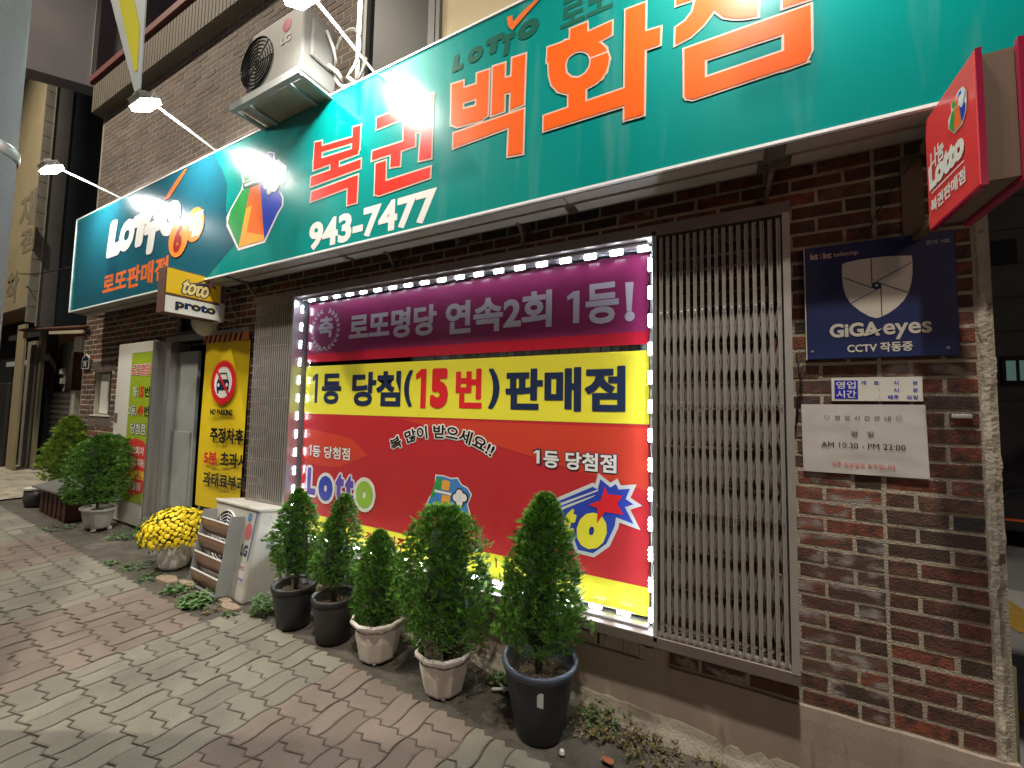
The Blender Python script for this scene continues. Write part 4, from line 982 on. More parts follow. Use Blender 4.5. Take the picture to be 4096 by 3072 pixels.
def annul(cx, cz, ro, ri, n=36): return [[(cx+ri*math.cos(a),cz+ri*math.sin(a)),(cx+ro*math.cos(a),cz+ro*math.sin(a)),(cx+ro*math.cos(b),cz+ro*math.sin(b)),(cx+ri*math.cos(b),cz+ri*math.sin(b))] for a,b in ((2*math.pi*k/n,2*math.pi*(k+1)/n) for k in range(n))]
print_(NB, 'sign_disc', [circ(cx,cz,.185)], FC, 'white', .0)
print_(NB, 'sign_ring', annul(cx,cz,.205,.150), FC, 'txred', .001, 0.0)
print_(NB, 'sign_ring_edge', annul(cx,cz,.216,.209), FC, 'txred', .001, 0.0)
s_ = .001
car = [[(cx-.10,cz-.075),(cx+.10,cz-.075),(cx+.105,cz+.0),(cx+.085,cz+.028),(cx-.085,cz+.028),(cx-.105,cz+.0)], [(cx-.085,cz+.028),(cx-.075,cz+.028),(cx-.045,cz+.085),(cx-.055,cz+.092)],
  [(cx+.085,cz+.028),(cx+.075,cz+.028),(cx+.045,cz+.085),(cx+.055,cz+.092)], [(cx-.055,cz+.092),(cx-.045,cz+.080),(cx+.045,cz+.080),(cx+.055,cz+.092)], [(cx-.09,cz-.105),(cx-.065,cz-.105),(cx-.065,cz-.07),(cx-.09,cz-.07)], [(cx+.09,cz-.105),(cx+.065,cz-.105),(cx+.065,cz-.07),(cx+.09,cz-.07)]]
print_(NB, 'car_symbol', car, FC, 'navy', .0022)
print_(NB, 'car_symbol', [circ(cx-.07,cz-.025,.018), circ(cx+.07,cz-.025,.018)], FC, 'white', .0034)
print_(NB, 'sign_slash', [[(cx-.118,cz+.105),(cx-.095,cz+.122),(cx+.118,cz-.105),(cx+.095,cz-.122)]], FC, 'txred', .0045)
text(NB, 'NO PARKING', FC, (-5.325,-4.945,1.140,1.198), 'black', .025, .04)
text(NB, '주정차후', FC, bb([(-5.284,0.8804),(-5.3,1.013),(-4.749,0.8876),(-4.762,1.025)]), 'black', .02, .014)
text(NB, '5분', FC, bb([(-5.372,0.6702),(-5.386,0.7876),(-5.157,0.673),(-5.17,0.7909)]), 'txred', .02, .014); text(NB, '초과시', FC, bb([(-5.088,0.6616),(-5.103,0.7919),(-4.686,0.6746),(-4.698,0.8019)]), 'black', .02, .014)
text(NB, '과태료부과', FC, bb([(-5.363,0.4633),(-5.377,0.5795),(-4.677,0.4765),(-4.689,0.5977)]), 'black', .02, .014)

# ================================================================ TOTO / PROTO LIGHT BOX
TP = thing('hanging_light_box', 'small yellow and white toto proto sign box hanging off the wall over the door', 'sign', (-5.1,-.38,2.2))
FT = frame('X+', -5.02)
mb = MB(); mb.box(-5.15,-5.021,-.60,-.18,2.005,2.395); bevel(obj('box', mb, 'rust', TP), .004, 1)
mb = MB(); mb.box(-5.155,-5.018,-.182,-.135,2.008,2.40); obj('back_channel', mb, 'acwhite', TP)
mb = MB(); mb.box(-5.019,-5.016,-.177,-.138,2.18,2.40); obj('rust_patch', mb, 'rust', TP)
print_(TP, 'yellow_face', [[(-.593,2.176),(-.183,2.176),(-.183,2.385),(-.593,2.385)]], FT, 'signyellow', .002)
print_(TP, 'white_face', [[(-.593,2.012),(-.183,2.012),(-.183,2.152),(-.593,2.152)]], FT, 'creamwhite', .002)
q = bb([(-0.4947,2.19),(-0.4914,2.265),(-0.2569,2.233),(-0.2664,2.323)])
text(TP, 'toto', FT, q, 'toto', .02, .02, shear=.22, outline='navy', out=.075, lift=.004)
print_(TP, 'comet', [[(-0.4083,2.293),(-0.3067,2.356),(-0.3043,2.35),(-0.3922,2.293)], [(-0.392,2.291),(-0.2906,2.334),(-0.2802,2.376),(-0.2554,2.358),(-0.2207,2.363),(-0.2388,2.334),(-0.2147,2.296),(-0.2544,2.302),(-0.2893,2.312),(-0.3511,2.29)]], FT, 'navy', .0090)
print_(TP, 'comet_star', [[(-0.2772,2.362),(-0.2592,2.348),(-0.2311,2.353),(-0.2451,2.329),(-0.2307,2.306),(-0.2592,2.311),(-0.2798,2.295),(-0.2809,2.314),(-0.3109,2.318),(-0.282,2.334)]], FT, 'pink', .0105)
q = bb([(-0.5212,2.038),(-0.5224,2.11),(-0.2103,2.066),(-0.2138,2.127)])
print_(TP, 'halo', [circ(*p, .030, .035, 18) for p in [(-0.4962,2.084),(-0.3662,2.089),(-0.24,2.089)]], FT, 'bannery', .003)
text(TP, 'proto', FT, q, 'navy', .03, .02, lift=.0045)
mb = MB(); mb.tube([(-5.08,-.14,2.05),(-5.08,.0,2.05)], .012, 8); mb.tube([(-5.08,-.14,2.34),(-5.08,.0,2.36)], .012, 8); mb.tube([(-5.06,-.13,2.33),(-5.04,-.09,2.25),(-5.03,-.06,2.12),(-5.02,-.01,2.08)], .004, 5)
obj('bracket', mb, 'acgrey', TP)
dm = thing('vent_hood', 'round cream exhaust vent hood under the toto proto sign', 'vent', (-5.52,0,2.1))
mb = MB(); mb.lathe([(.155*math.cos(a),.13*math.sin(a)) for a in [math.pi/2*k/8 for k in range(9)]], 0,0, 28); mb.v = [(-5.52+x,-.03-z,2.075+y) for x,y,z in mb.v]
obj('hood', mb, 'cream', dm, smooth=True)
mb = MB(); mb.box(-5.68,-5.36,-.03,.0,1.93,2.24); bevel(obj('back_box', mb, 'cream', dm), .01); mb = MB(); mb.box(-5.50,-5.42,-.165,-.08,2.06,2.16); bevel(obj('clamp', mb, 'acgrey', dm), .01)
vf = thing('vent_opening', 'square opening with a pale wooden frame behind the vent hood', 'window', (-5.97,0,1.98))
mb = MB()
for (a,b_,c,d) in ((-6.16,-6.12,1.97,2.30),(-5.83,-5.79,1.97,2.30),(-6.12,-5.83,1.97,2.01),(-6.12,-5.83,2.27,2.30)): mb.box(a,b_,-.018,.05,c,d)
obj('frame', mb, 'brick_upper', vf); mb = MB(); mb.box(-6.12,-5.83,.05,.06,2.0,2.3); obj('dark_backing', mb, 'dark', vf)

# ================================================================ RED PROJECTING SIGN
RS = thing('red_projecting_sign', 'red lottery blade sign with white lettering projecting from the right corner', 'sign', (-.18,-.45,2.1))
xf = -.22
FR = lambda u,v,d=0: (xf-d, -u, v)
RT = bb([(-0.3148,2.326),(-0.2463,1.915),(-0.6238,2.322),(-0.6125,1.913)])
ry0, ry1, rz0, rz1 = -.618, -.285, 1.918, 2.322
for xx,nm in ((xf,'face'),(-.128,'face')):
    mb = MB(); mb.box(xx,xx+.012,ry0,ry1,rz0,rz1); bevel(obj(nm, mb, 'signred' if xx == xf else 'maroon', RS), .002, 1)
mb = MB(); mb.box(xf+.002,xf+.016,ry0-.004,ry0+.012,rz0-.004,rz1+.004); mb.box(-.132,-.112,ry0-.004,ry0+.012,rz0-.004,rz1+.004); mb.box(xf+.002,xf+.016,ry0+.012,ry1,rz0-.005,rz0+.004); mb.box(-.132,-.112,ry0+.012,ry1,rz0-.005,rz0+.004)
obj('rim', mb, 'maroon', RS)
mb = MB(); mb.box(xf+.0165,-.1325,ry0+.014,ry1-.01,rz0+.012,rz1-.010); obj('box', mb, 'gold', RS)
def rp_(q): return [(-u, v) for u,v in q]
def rtext(t, q, m, **k): text(RS, t, FR, bb(rp_(q)), m, **k)
rtext('나눔', [(-0.3231,2.15),(-0.3266,2.185),(-0.4163,2.115),(-0.4218,2.172)], 'creamwhite', bold=.02, fat=.012, lift=.002)
rtext('Lotto', [(-0.3052,2.074),(-0.3137,2.138),(-0.5467,2.048),(-0.5497,2.103)], 'creamwhite', bold=.03, fat=.04, lift=.002)
print_(RS, 'rule', [[(x,z) for x,z in rp_([(-0.3172,2.04),(-0.5416,2.034),(-0.5427,2.03),(-0.3177,2.035)])]], FR, 'creamwhite', .002)
rtext('복권판매점', [(-0.3109,1.978),(-0.3145,2.013),(-0.544,1.965),(-0.5462,2.004)], 'creamwhite', bold=.02, fat=.012, lift=.002)
e_ = rp_([(-0.5031,2.251),(-0.5326,2.263),(-0.5557,2.26),(-0.5759,2.235),(-0.5741,2.2),(-0.5701,2.175),(-0.5448,2.147),(-0.4931,2.148),(-0.4588,2.186),(-0.4616,2.214),(-0.4816,2.227),(-0.4812,2.257)])
print_(RS, 'emblem_edge', [e_], FR, 'creamwhite', .002)
print_(RS, 'emblem_green', [rp_([(-0.4836,2.221),(-0.5046,2.224),(-0.4913,2.154),(-0.4632,2.187)]), rp_([(-0.4867,2.253),(-0.5113,2.251),(-0.5048,2.226),(-0.4905,2.232)])], FR, 'green', .003)
print_(RS, 'emblem_orange', [rp_([(-0.5062,2.223),(-0.5319,2.216),(-0.5392,2.153),(-0.4936,2.153)]), rp_([(-0.5113,2.251),(-0.53,2.252),(-0.5307,2.227),(-0.5088,2.225)])], FR, 'orange2', .003)
print_(RS, 'emblem_blue', [rp_([(-0.5334,2.215),(-0.5688,2.2),(-0.5666,2.177),(-0.5432,2.154)]), rp_([(-0.5302,2.254),(-0.5476,2.256),(-0.5526,2.228),(-0.5329,2.225)])], FR, 'blue', .003)
print_(RS, 'emblem_clover', [circ(*p, .011, .014, 12) for p in rp_([(-0.5433,2.228),(-0.5563,2.227),(-0.5511,2.212),(-0.5624,2.235)])], FR, 'lgrey', .004)
mb = MB(); mb.box(-.19,-.16,ry1-.01,-.14,2.28,2.31); mb.box(-.19,-.16,ry1-.01,-.002,1.97,2.0); mb.box(-.21,-.14,-.01,.004,1.93,2.34); obj('bracket', mb, 'gold', RS)

# ================================================================ SIGNS ON THE RIGHT WALL
GS = thing('cctv_sign', 'dark blue CCTV sign board with a white shield on the right brick wall', 'sign', (-.3,-.03,1.74))
GY = -.032; FG = frame('Y', GY)
mb = MB(); mb.box(-.552,-.062,GY,-.012,1.492,1.995); bevel(obj('board', mb, 'gigablue', GS), .003, 1)
mb = MB(); mb.box(-.556,-.5525,GY-.001,-.012,1.492,1.995); obj('board_edge', mb, 'bone', GS)
print_(GS, 'shield', [[(-0.4194,1.906),(-0.3974,1.912),(-0.3685,1.916),(-0.3218,1.918),(-0.2763,1.917),(-0.2307,1.913),(-0.1928,1.908),(-0.1917,1.876),(-0.1926,1.837),(-0.1976,1.796),(-0.2079,1.754),(-0.2232,1.724),(-0.2451,1.698),(-0.267,1.679),(-0.2945,1.663),(-0.311,1.658),(-0.3328,1.667),(-0.363,1.692),(-0.3948,1.729),(-0.4098,1.763),(-0.4177,1.798),(-0.4211,1.839),(-0.421,1.877)]], FG, 'bone', .001)
def lin(a, b, w=.0016):
    d = Vector(b)-Vector(a); n = Vector((-d.y,d.x)).normalized()*w; a=Vector(a); b=Vector(b); return [tuple(a-n),tuple(b-n),tuple(b+n),tuple(a+n)]
LN = [[(-0.3218,1.918),(-0.3221,1.804)], [(-0.1937,1.88),(-0.3193,1.806)], [(-0.4194,1.846),(-0.3117,1.783)], [(-0.3948,1.729),(-0.2951,1.786)], [(-0.2937,1.663),(-0.2939,1.801)], [(-0.2079,1.755),(-0.304,1.809)]]
print_(GS, 'shield_line', [lin(*p) for p in LN], FG, 'gigablue', .0018)
print_(GS, 'shield_eye', [[(-0.3221,1.806),(-0.304,1.811),(-0.2933,1.801),(-0.2951,1.784),(-0.3104,1.779),(-0.3225,1.792)]], FG, 'gigablue', .0026); print_(GS, 'shield_eye', [circ(*[(-0.3077,1.797)][0], .006)], FG, 'lgrey', .0034)
def gt(t, s, m='bone', **k): text(GS, t, FG, bb(s), m, **k)
gt('GiGA', [(-0.4706,1.584),(-0.4691,1.645),(-0.3035,1.584),(-0.302,1.639)], bold=.022, fat=.02)
gt('eyes', [(-0.2916,1.574),(-0.2899,1.633),(-0.1439,1.565),(-0.1419,1.626)], bold=.01, fat=.012)
print_(GS, 'lettering', [[(-0.3518,1.585),(-0.346,1.592),(-0.3096,1.609),(-0.2937,1.614),(-0.3043,1.604),(-0.3294,1.591)]], FG, 'bone', .004)
gt('CCTV 작동중', [(-0.4116,1.52),(-0.4107,1.556),(-0.2024,1.515),(-0.2012,1.554)], bold=.018, fat=.008)
gt('kt', [(-0.5325,1.942),(-0.5319,1.969),(-0.5035,1.94),(-0.5029,1.967)], 'pale', bold=.03, fat=.02); gt('|', [(-0.4943,1.94),(-0.492,1.964)], 'pale'); gt('kt', [(-0.4858,1.94),(-0.4852,1.966),(-0.4557,1.938),(-0.4551,1.965)], 'pale', bold=.03, fat=.02)
gt('telecop', [(-0.4497,1.94),(-0.4491,1.962),(-0.3645,1.936),(-0.364,1.956)], 'pale', bold=.01, fat=.006); gt('문의 100', [(-0.1487,1.943),(-0.1481,1.962),(-0.0789,1.943),(-0.0783,1.959)], 'grey', bold=.01)
mb = MB()
for (u,v) in [(-0.5341,1.526),(-0.0969,1.521)]: mb.lathe([(.007,0),(.005,.003),(0,.004)], 0,0,10); n0 = len(mb.v)-30; mb.v[n0:] = [(u+x,GY-z,v+y) for x,y,z in mb.v[n0:]]
obj('screw', mb, 'alu', GS)
# hours plate
HY = -.014; FH = frame('Y', HY)
HP = thing('hours_plate', 'small white opening hours plate with a blue box above the paper notice', 'sign', (-.4,-.01,1.35))
q = [(-0.4661,1.411),(-0.1711,1.406),(-0.1721,1.307),(-0.467,1.31)]
hx0, hx1, hz0, hz1 = q[0][0], q[1][0], min(q[2][1],q[3][1])+.004, q[0][1]
mb = MB(); mb.box(hx0,hx1,HY,-.006,hz0,hz1); obj('plate', mb, 'creamwhite', HP)
print_(HP, 'blue_box', [[(-0.4555,1.4),(-0.3759,1.399),(-0.3765,1.319),(-0.4566,1.32)]], FH, 'plateblue', .001)
def ht(t, s, m='plateblue', lf=.0015, b=.018): text(HP, t, FH, bb(s), m, bold=b, lift=lf)
ht('영업', [(-0.45,1.364),(-0.4493,1.395),(-0.3839,1.363),(-0.3832,1.394)], 'creamwhite', .002); ht('시간', [(-0.4502,1.324),(-0.4494,1.357),(-0.3835,1.325),(-0.3827,1.357)], 'creamwhite', .002)
for t,s in (('개', [(-0.3642,1.38),(-0.3638,1.397),(-0.3483,1.38)]), ('점:', [(-0.3238,1.38),(-0.3233,1.396),(-0.3041,1.379)]), ('시', [(-0.2606,1.379),(-0.2601,1.396),(-0.2438,1.379)]), ('분', [(-0.201,1.378),(-0.2005,1.394),(-0.1855,1.378)]),
  (':', [(-0.3066,1.353),(-0.3063,1.363),(-0.3042,1.353)]), ('시', [(-0.2614,1.349),(-0.261,1.365),(-0.2447,1.349)]), ('분', [(-0.2013,1.349),(-0.2008,1.365),(-0.1851,1.349)]), (':', [(-0.3074,1.323),(-0.3071,1.332),(-0.305,1.323)]),
  ('째주', [(-0.2809,1.319),(-0.2804,1.336),(-0.2449,1.319)]), ('요일', [(-0.2209,1.319),(-0.2203,1.336),(-0.1861,1.319)])): ht(t, s)
# paper notice
PY = -.016; FPp = frame('Y', PY)
PN_ = thing('paper_notice', 'laminated paper notice of opening hours taped to the right brick wall', 'notice', (-.4,-.01,1.2))
q = [(-0.5769,1.295),(-0.165,1.297),(-0.161,1.002),(-0.5743,1)]
nx, nz_ = 22, 16; mb = MB()
def pq(s, t): a = Vector(q[3])*(1-s)+Vector(q[2])*s; b = Vector(q[0])*(1-s)+Vector(q[1])*s; return a*(1-t)+b*t
for j in range(nz_+1):
    for i in range(nx+1):
        p = pq(i/nx, j/nz_); mb.v.append((p.x, PY+.0022+.0022*noise.noise(Vector((p.x*12,p.y*26,1))), p.y))
mb.f = [(j*(nx+1)+i, j*(nx+1)+i+1, (j+1)*(nx+1)+i+1, (j+1)*(nx+1)+i) for j in range(nz_) for i in range(nx)]; mb.mi = [0]*len(mb.f)
obj('sheet', mb, 'paper', PN_, smooth=True)
def pt(t, s, m='black', b=.004): text(PN_, t, FPp, bb(s), m, bold=b, lift=.0015)
for t,s in zip('영업시간안내', (440,532,622,716,810,908)):
    pt(t, {440:[(-0.4589,1.227),(-0.4584,1.248),(-0.4411,1.228)],532:[(-0.425,1.228),(-0.4245,1.248),(-0.4083,1.228)],622:[(-0.3925,1.228),(-0.3919,1.248),(-0.3746,1.229)],716:[(-0.3591,1.228),(-0.3585,1.248),(-0.3401,1.229)],810:[(-0.3262,1.229),(-0.3257,1.249),(-0.3076,1.229)],908:[(-0.2926,1.229),(-0.2921,1.249),(-0.2743,1.23)]}[s])
for c_ in [(-0.4855,1.239),(-0.2479,1.242)]:
    print_(PN_, 'smile', annul(c_[0],c_[1],.0105,.0095,18)+[circ(c_[0]-.004,c_[1]+.003,.0012,.0018,8), circ(c_[0]+.004,c_[1]+.003,.0012,.0018,8)]+[[(c_[0]+.006*math.cos(a),c_[1]-.0005+.006*math.sin(a)),(c_[0]+.007*math.cos(a),c_[1]-.0005+.007*math.sin(a)),(c_[0]+.007*math.cos(a+.25),c_[1]-.0005+.007*math.sin(a+.25)),(c_[0]+.006*math.cos(a+.25),c_[1]-.0005+.006*math.sin(a+.25))] for a in [3.5+.25*k for k in range(9)]], FPp, 'black', .0015, .00002)
pt('평', [(-0.405,1.16),(-0.4044,1.182),(-0.3835,1.161)]); pt('일', [(-0.3507,1.162),(-0.3501,1.183),(-0.3298,1.163)])
pt('AM 10:30 - PM 23:00', [(-0.5081,1.11),(-0.5076,1.133),(-0.2311,1.122)], b=.0); pt('매주 일요일은 휴무입니다', [(-0.4732,1.029),(-0.4728,1.048),(-0.2646,1.039)], 'txred', .006)
# white hook on the brick by the corner
hk = MB(); hk.box(-.088,-.032,-.022,.0,1.245,1.262); bevel(obj('wall_clip', hk, 'creamwhite', None, label='small white plastic clip stuck on the bricks right of the paper notice', cat='clip'), .005)
mb = MB(); mb.tube([(-.585,-.012,1.52),(-.575,-.018,1.40),(-.59,-.015,1.33),(-.600,-.012,1.18)], .0028, 5); mb.tube([(-.56,-.03,1.50),(-.578,-.02,1.42),(-.57,-.015,1.36),(-.598,-.012,1.22)], .0022, 5)
obj('loose_cable', mb, 'blackmetal', None, label='thin black cables hanging down beside the scissor gate post', cat='cable', smooth=True)
mb = MB(); mb.tube([(-.33,-.01,2.01),(-.30,-.01,2.10),(-.24,-.01,2.21),(-.16,-.008,2.33)], .0022, 5)
obj('wall_wire', mb, 'blackmetal', None, label='black wire climbing the bricks from the top of the CCTV sign', cat='wire', smooth=True)

# ================================================================ PLANTS AND POTS
def foliage(name, parent, c, z0, z1, R, seed, prof, n=2300, size=.030, m='leaf', up=.9, flat_=.35, inner=True):
    """crown of many upright flat sprays spread through an uneven egg shaped volume"""
    r_ = random.Random(seed); mb = MB(); H = z1-z0; lean = (r_.uniform(-.05,.05)*R/.2, r_.uniform(-.02,.02))
    def rad(t, a):
        lump = 1+.26*noise.noise(Vector((math.cos(a)*1.6, math.sin(a)*1.6, t*3.2+seed)))+.17*noise.noise(Vector((math.cos(a)*4, math.sin(a)*4, t*8+seed)))
        return R*prof(t)*lump
    def spray(p, out, s):
        d = (Vector((0,0,1))*up+out*(.35+.5*r_.random())+Vector((r_.uniform(-.3,.3),r_.uniform(-.3,.3),0))).normalized()
        side = d.cross(out+Vector((r_.uniform(-.7,.7),r_.uniform(-.7,.7),.1))).normalized()
        if r_.random() < .5: side = (side*.5+out*.6).normalized()
        L = s*r_.uniform(.8,1.5)
        for k in range(5):
            f_ = (k-2)/2.0; b = p+d*(L*.12*abs(f_)); t_ = b+(d*(1-.35*abs(f_))+side*f_*.75)*L
            w = side*(s*.15)
            if abs(f_) < .1: w = side*s*.17
            m2 = (b+t_)/2
            n0 = len(mb.v); mb.v += [tuple(b), tuple(m2+w), tuple(t_), tuple(m2-w)]; mb.f.append((n0,n0+1,n0+2,n0+3)); mb.mi.append(0)
    for k in range(n):
        t = r_.random()**.92; a = r_.uniform(0, 2*math.pi)
        cl = noise.noise(Vector((math.cos(a)*3.4, math.sin(a)*3.4, t*7+seed*2)))
        if cl < -.06 and r_.random() < .85: dep = r_.uniform(.45,.76)
        else: dep = 1-.30*r_.random()**1.7
        rr = rad(t, a)*dep
        out = Vector((math.cos(a), math.sin(a), 0))
        p = Vector((c[0]+rr*math.cos(a)+lean[0]*t*t, c[1]+rr*math.sin(a)+lean[1]*t, z0+H*t))
        if t < .16: out = (out+Vector((0,0,-.25))).normalized()
        spray(p, out, size)
    for k in range(int(n*.05)):      # stray shoots that break the outline
        t = r_.uniform(.1,.95); a = r_.uniform(0,6.28); rr = rad(t,a)*r_.uniform(1.0,1.14); out = Vector((math.cos(a), math.sin(a), 0))
        spray(Vector((c[0]+rr*math.cos(a)+lean[0]*t*t, c[1]+rr*math.sin(a)+lean[1]*t, z0+H*t)), out, size*1.1)
    for k in range(14):      # leader sprays at the top
        p = Vector((c[0]+lean[0]+r_.gauss(0,.012), c[1]+lean[1]+r_.gauss(0,.012), z1-.04+r_.random()*.04)); a = r_.uniform(0,6.28)
        spray(p, Vector((math.cos(a)*.3, math.sin(a)*.3, 0)), size*1.05)
    o = obj(name, mb, m, parent, kind='stuff')
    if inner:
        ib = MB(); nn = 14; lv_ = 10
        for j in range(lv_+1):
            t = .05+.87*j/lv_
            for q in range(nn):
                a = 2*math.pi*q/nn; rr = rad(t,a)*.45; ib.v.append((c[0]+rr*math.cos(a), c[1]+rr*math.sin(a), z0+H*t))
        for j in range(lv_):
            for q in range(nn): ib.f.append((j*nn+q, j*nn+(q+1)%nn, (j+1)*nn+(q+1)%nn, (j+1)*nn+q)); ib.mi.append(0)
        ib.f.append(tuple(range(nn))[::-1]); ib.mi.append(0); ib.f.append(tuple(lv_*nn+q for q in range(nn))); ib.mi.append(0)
        obj('shade_core', ib, 'leafshade', parent)  # closed shell coloured dark for the shade between the sprays
    return o
egg = lambda t: max(.02, (math.sin(math.pi*min(1,(t*.93+.07))**.72))**.62*(1-.18*t))
cone = lambda t: max(.02, (1-t)**.62*(1 if t > .12 else (.55+t*3.7))*1.08)
dome = lambda t: max(.02, math.sqrt(max(0,1-(t*1.55-.62)**2)) if t < .98 else .1)
dome = lambda t: max(.04, math.sqrt(max(0, 1-((t-.42)/.60)**2)))
def trunk(parent, c, z0, z1, r, seed, stems=3):
    r_ = random.Random(seed); mb = MB()
    for s in range(stems):
        a = r_.uniform(0,6.28); o_ = .012 if stems > 1 else 0
        pts = [(c[0]+o_*math.cos(a), c[1]+o_*math.sin(a), z0-.01)]
        for k in range(1,5): pts.append((c[0]+o_*math.cos(a)*(1+k*.8)+r_.gauss(0,.006), c[1]+o_*math.sin(a)*(1+k*.8)+r_.gauss(0,.006), z0+(z1-z0)*k/4))
        mb.tube(pts, [r, r*.85, r*.7, r*.55, r*.35], 6)
    return obj('trunk', mb, 'bark', parent, smooth=True)
def soil(parent, c, z, r, seed):
    r_ = random.Random(seed); mb = MB(); n = 20; mb.v.append((c[0],c[1],z+.008))
    for q in (1,2,3):
        for k in range(n): a = 2*math.pi*k/n; mb.v.append((c[0]+r*q/3*math.cos(a), c[1]+r*q/3*math.sin(a), z+r_.uniform(-.004,.006)))
    for k in range(n): mb.f.append((0,1+k,1+(k+1)%n)); mb.mi.append(0)
    for q in range(2):
        for k in range(n): a = 1+q*n+k; b = 1+q*n+(k+1)%n; mb.f.append((a,a+n,b+n,b)); mb.mi.append(0)
    obj('soil', mb, 'soil', parent)
    pb = MB()
    for k in range(70):
        a = r_.uniform(0,6.28); q = r*math.sqrt(r_.random())*.95; s = r_.uniform(.003,.008); x, y = c[0]+q*math.cos(a), c[1]+q*math.sin(a)
        pb.add([(x-s,y,z),(x,y-s,z),(x+s,y,z),(x,y+s,z),(x,y,z+s*1.1)], [(0,1,4),(1,2,4),(2,3,4),(3,0,4)])
    obj('gravel', pb, 'pebble', parent, kind='stuff')
def round_pot(label, c, rb_, rt, h, m, rimm, group=None, rimw=.016):
    g = zg(c[0]); t = thing('plant_pot', label, 'plant pot', (c[0],c[1],g), group)
    mb = MB(); mb.lathe([(rb_*.90,g-.004),(rb_,g+.004),(rb_+(rt-rb_)*.80,g+h*.80),(rt-.012,g+h-.035)], *c, 32, close=False)
    mb.lathe([(rt-.017,g+h-.04),(rt-.024,g+h-.02),(rb_*.9+.012,g+h*.45)], *c, 32); mb.f = mb.f
    obj('pot_body', mb, m, t, smooth=True)
    mb = MB(); mb.lathe([(rt-.020,g+h-.036),(rt-.002,g+h-.034),(rt+.004,g+h-.012),(rt+.001,g+h-.003),(rt-.006,g+h),(rt-.016,g+h-.004),(rt-.022,g+h-.014)], *c, 36); obj('rim', mb, rimm, t, smooth=True)
    soil(t, c, g+h-.055 if h < .3 else g+h-.085, rt-.022, int(c[0]*100))
    return t
def octa_pot(label, c, rb_, rt, h, m, group=None, n=10, soil_d=.05):
    g = zg(c[0]); t = thing('plant_pot', label, 'plant pot', (c[0],c[1],g), group)
    fl = lambda k,r,z: 1.0 if k % 2 == 0 else .955
    mb = MB(); mb.lathe([(rb_*.92,g+.0),(rb_,g+.014),(rb_+(rt-rb_)*.42,g+h*.5),(rt-.022,g+h*.86),(rt-.012,g+h-.026)], *c, n*2, flute=fl)
    obj('pot_body', mb, m, t)
    mb = MB(); mb.lathe([(rt-.016,g+h-.027),(rt,g+h-.024),(rt+.003,g+h-.010),(rt-.002,g+h-.001),(rt-.013,g+h-.002),(rt-.018,g+h-.02),(rb_+.01,g+h*.45)], *c, n, rot=math.pi/n); obj('rim', mb, m, t)
    mb = MB()
    for k in range(5): a = 2*math.pi*k/5+.3; mb.lathe([(.012,g-.006),(.014,g+.012)], c[0]+rb_*.82*math.cos(a), c[1]+rb_*.82*math.sin(a), 8, close=True)
    obj('foot', mb, m, t, kind='stuff')
    soil(t, c, g+h-soil_d, rt-.02, int(c[0]*100)); return t
def bush(label, c, z0, z1, R, seed, prof, zt, group='potted thuja shrubs', **k):
    t = thing('thuja_shrub', label, 'shrub', (c[0],c[1],zt), group)
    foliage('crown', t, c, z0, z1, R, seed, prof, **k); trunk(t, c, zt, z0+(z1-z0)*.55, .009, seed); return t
GP = 'potted thuja shrubs in front of the window'
P = [(-3.488,-.371), (-3.135,-.338), (-2.771,-.313), (-2.26,-.329), (-1.696,-.325)]
round_pot('round black plastic pot next to the old air conditioner', P[0], .100, .143, .271, 'blackpot', 'blackpot')
bush('egg shaped thuja in the black pot beside the old air conditioner', P[0], .10, .655, .165, 1, egg, .0, GP, n=1900, size=.024)
round_pot('black plastic pot between another black pot and a white pot', P[1], .104, .138, .273, 'blackpot', 'blackpot')
bush('slim pointed thuja in the second black pot from the air conditioner', P[1], .09, .660, .152, 2, egg, -.01, GP, n=1800, size=.024)
octa_pot('stained white faceted pot left of the other white pot', P[2], .112, .163, .235, 'whitepot')
bush('smallest thuja with low foliage in the left white faceted pot', P[2], -.06, .470, .172, 3, egg, -.06, GP, n=2000, size=.025)
octa_pot('stained white faceted pot next to the tall blue black pot', P[3], .110, .164, .222, 'whitepot')
bush('widest thuja with a blunt top in the right white faceted pot', P[3], -.03, .690, .262, 4, lambda t: max(.02,(math.sin(math.pi*min(1,(t*.84+.12))**.80))**.55), -.09, GP, n=3600, size=.027)
p5 = round_pot('tallest pot, blue black plastic with a wide bluish rim', P[4], .112, .182, .345, 'bluepot', 'bluerim')
mb = MB(); mb.box(P[4][0]+.055,P[4][0]+.085,P[4][1]-.155,P[4][1]-.150,zg(P[4][0])+.215,zg(P[4][0])+.275, ); obj('label_sticker', mb, 'lgrey', p5)
bush('tallest pointed thuja standing in the blue black pot', P[4], .10, .815, .228, 5, lambda t: max(.02,(1-t)**.55*(1 if t > .15 else (.62+t*2.5))*1.08), -.02, GP, n=3600, size=.027)
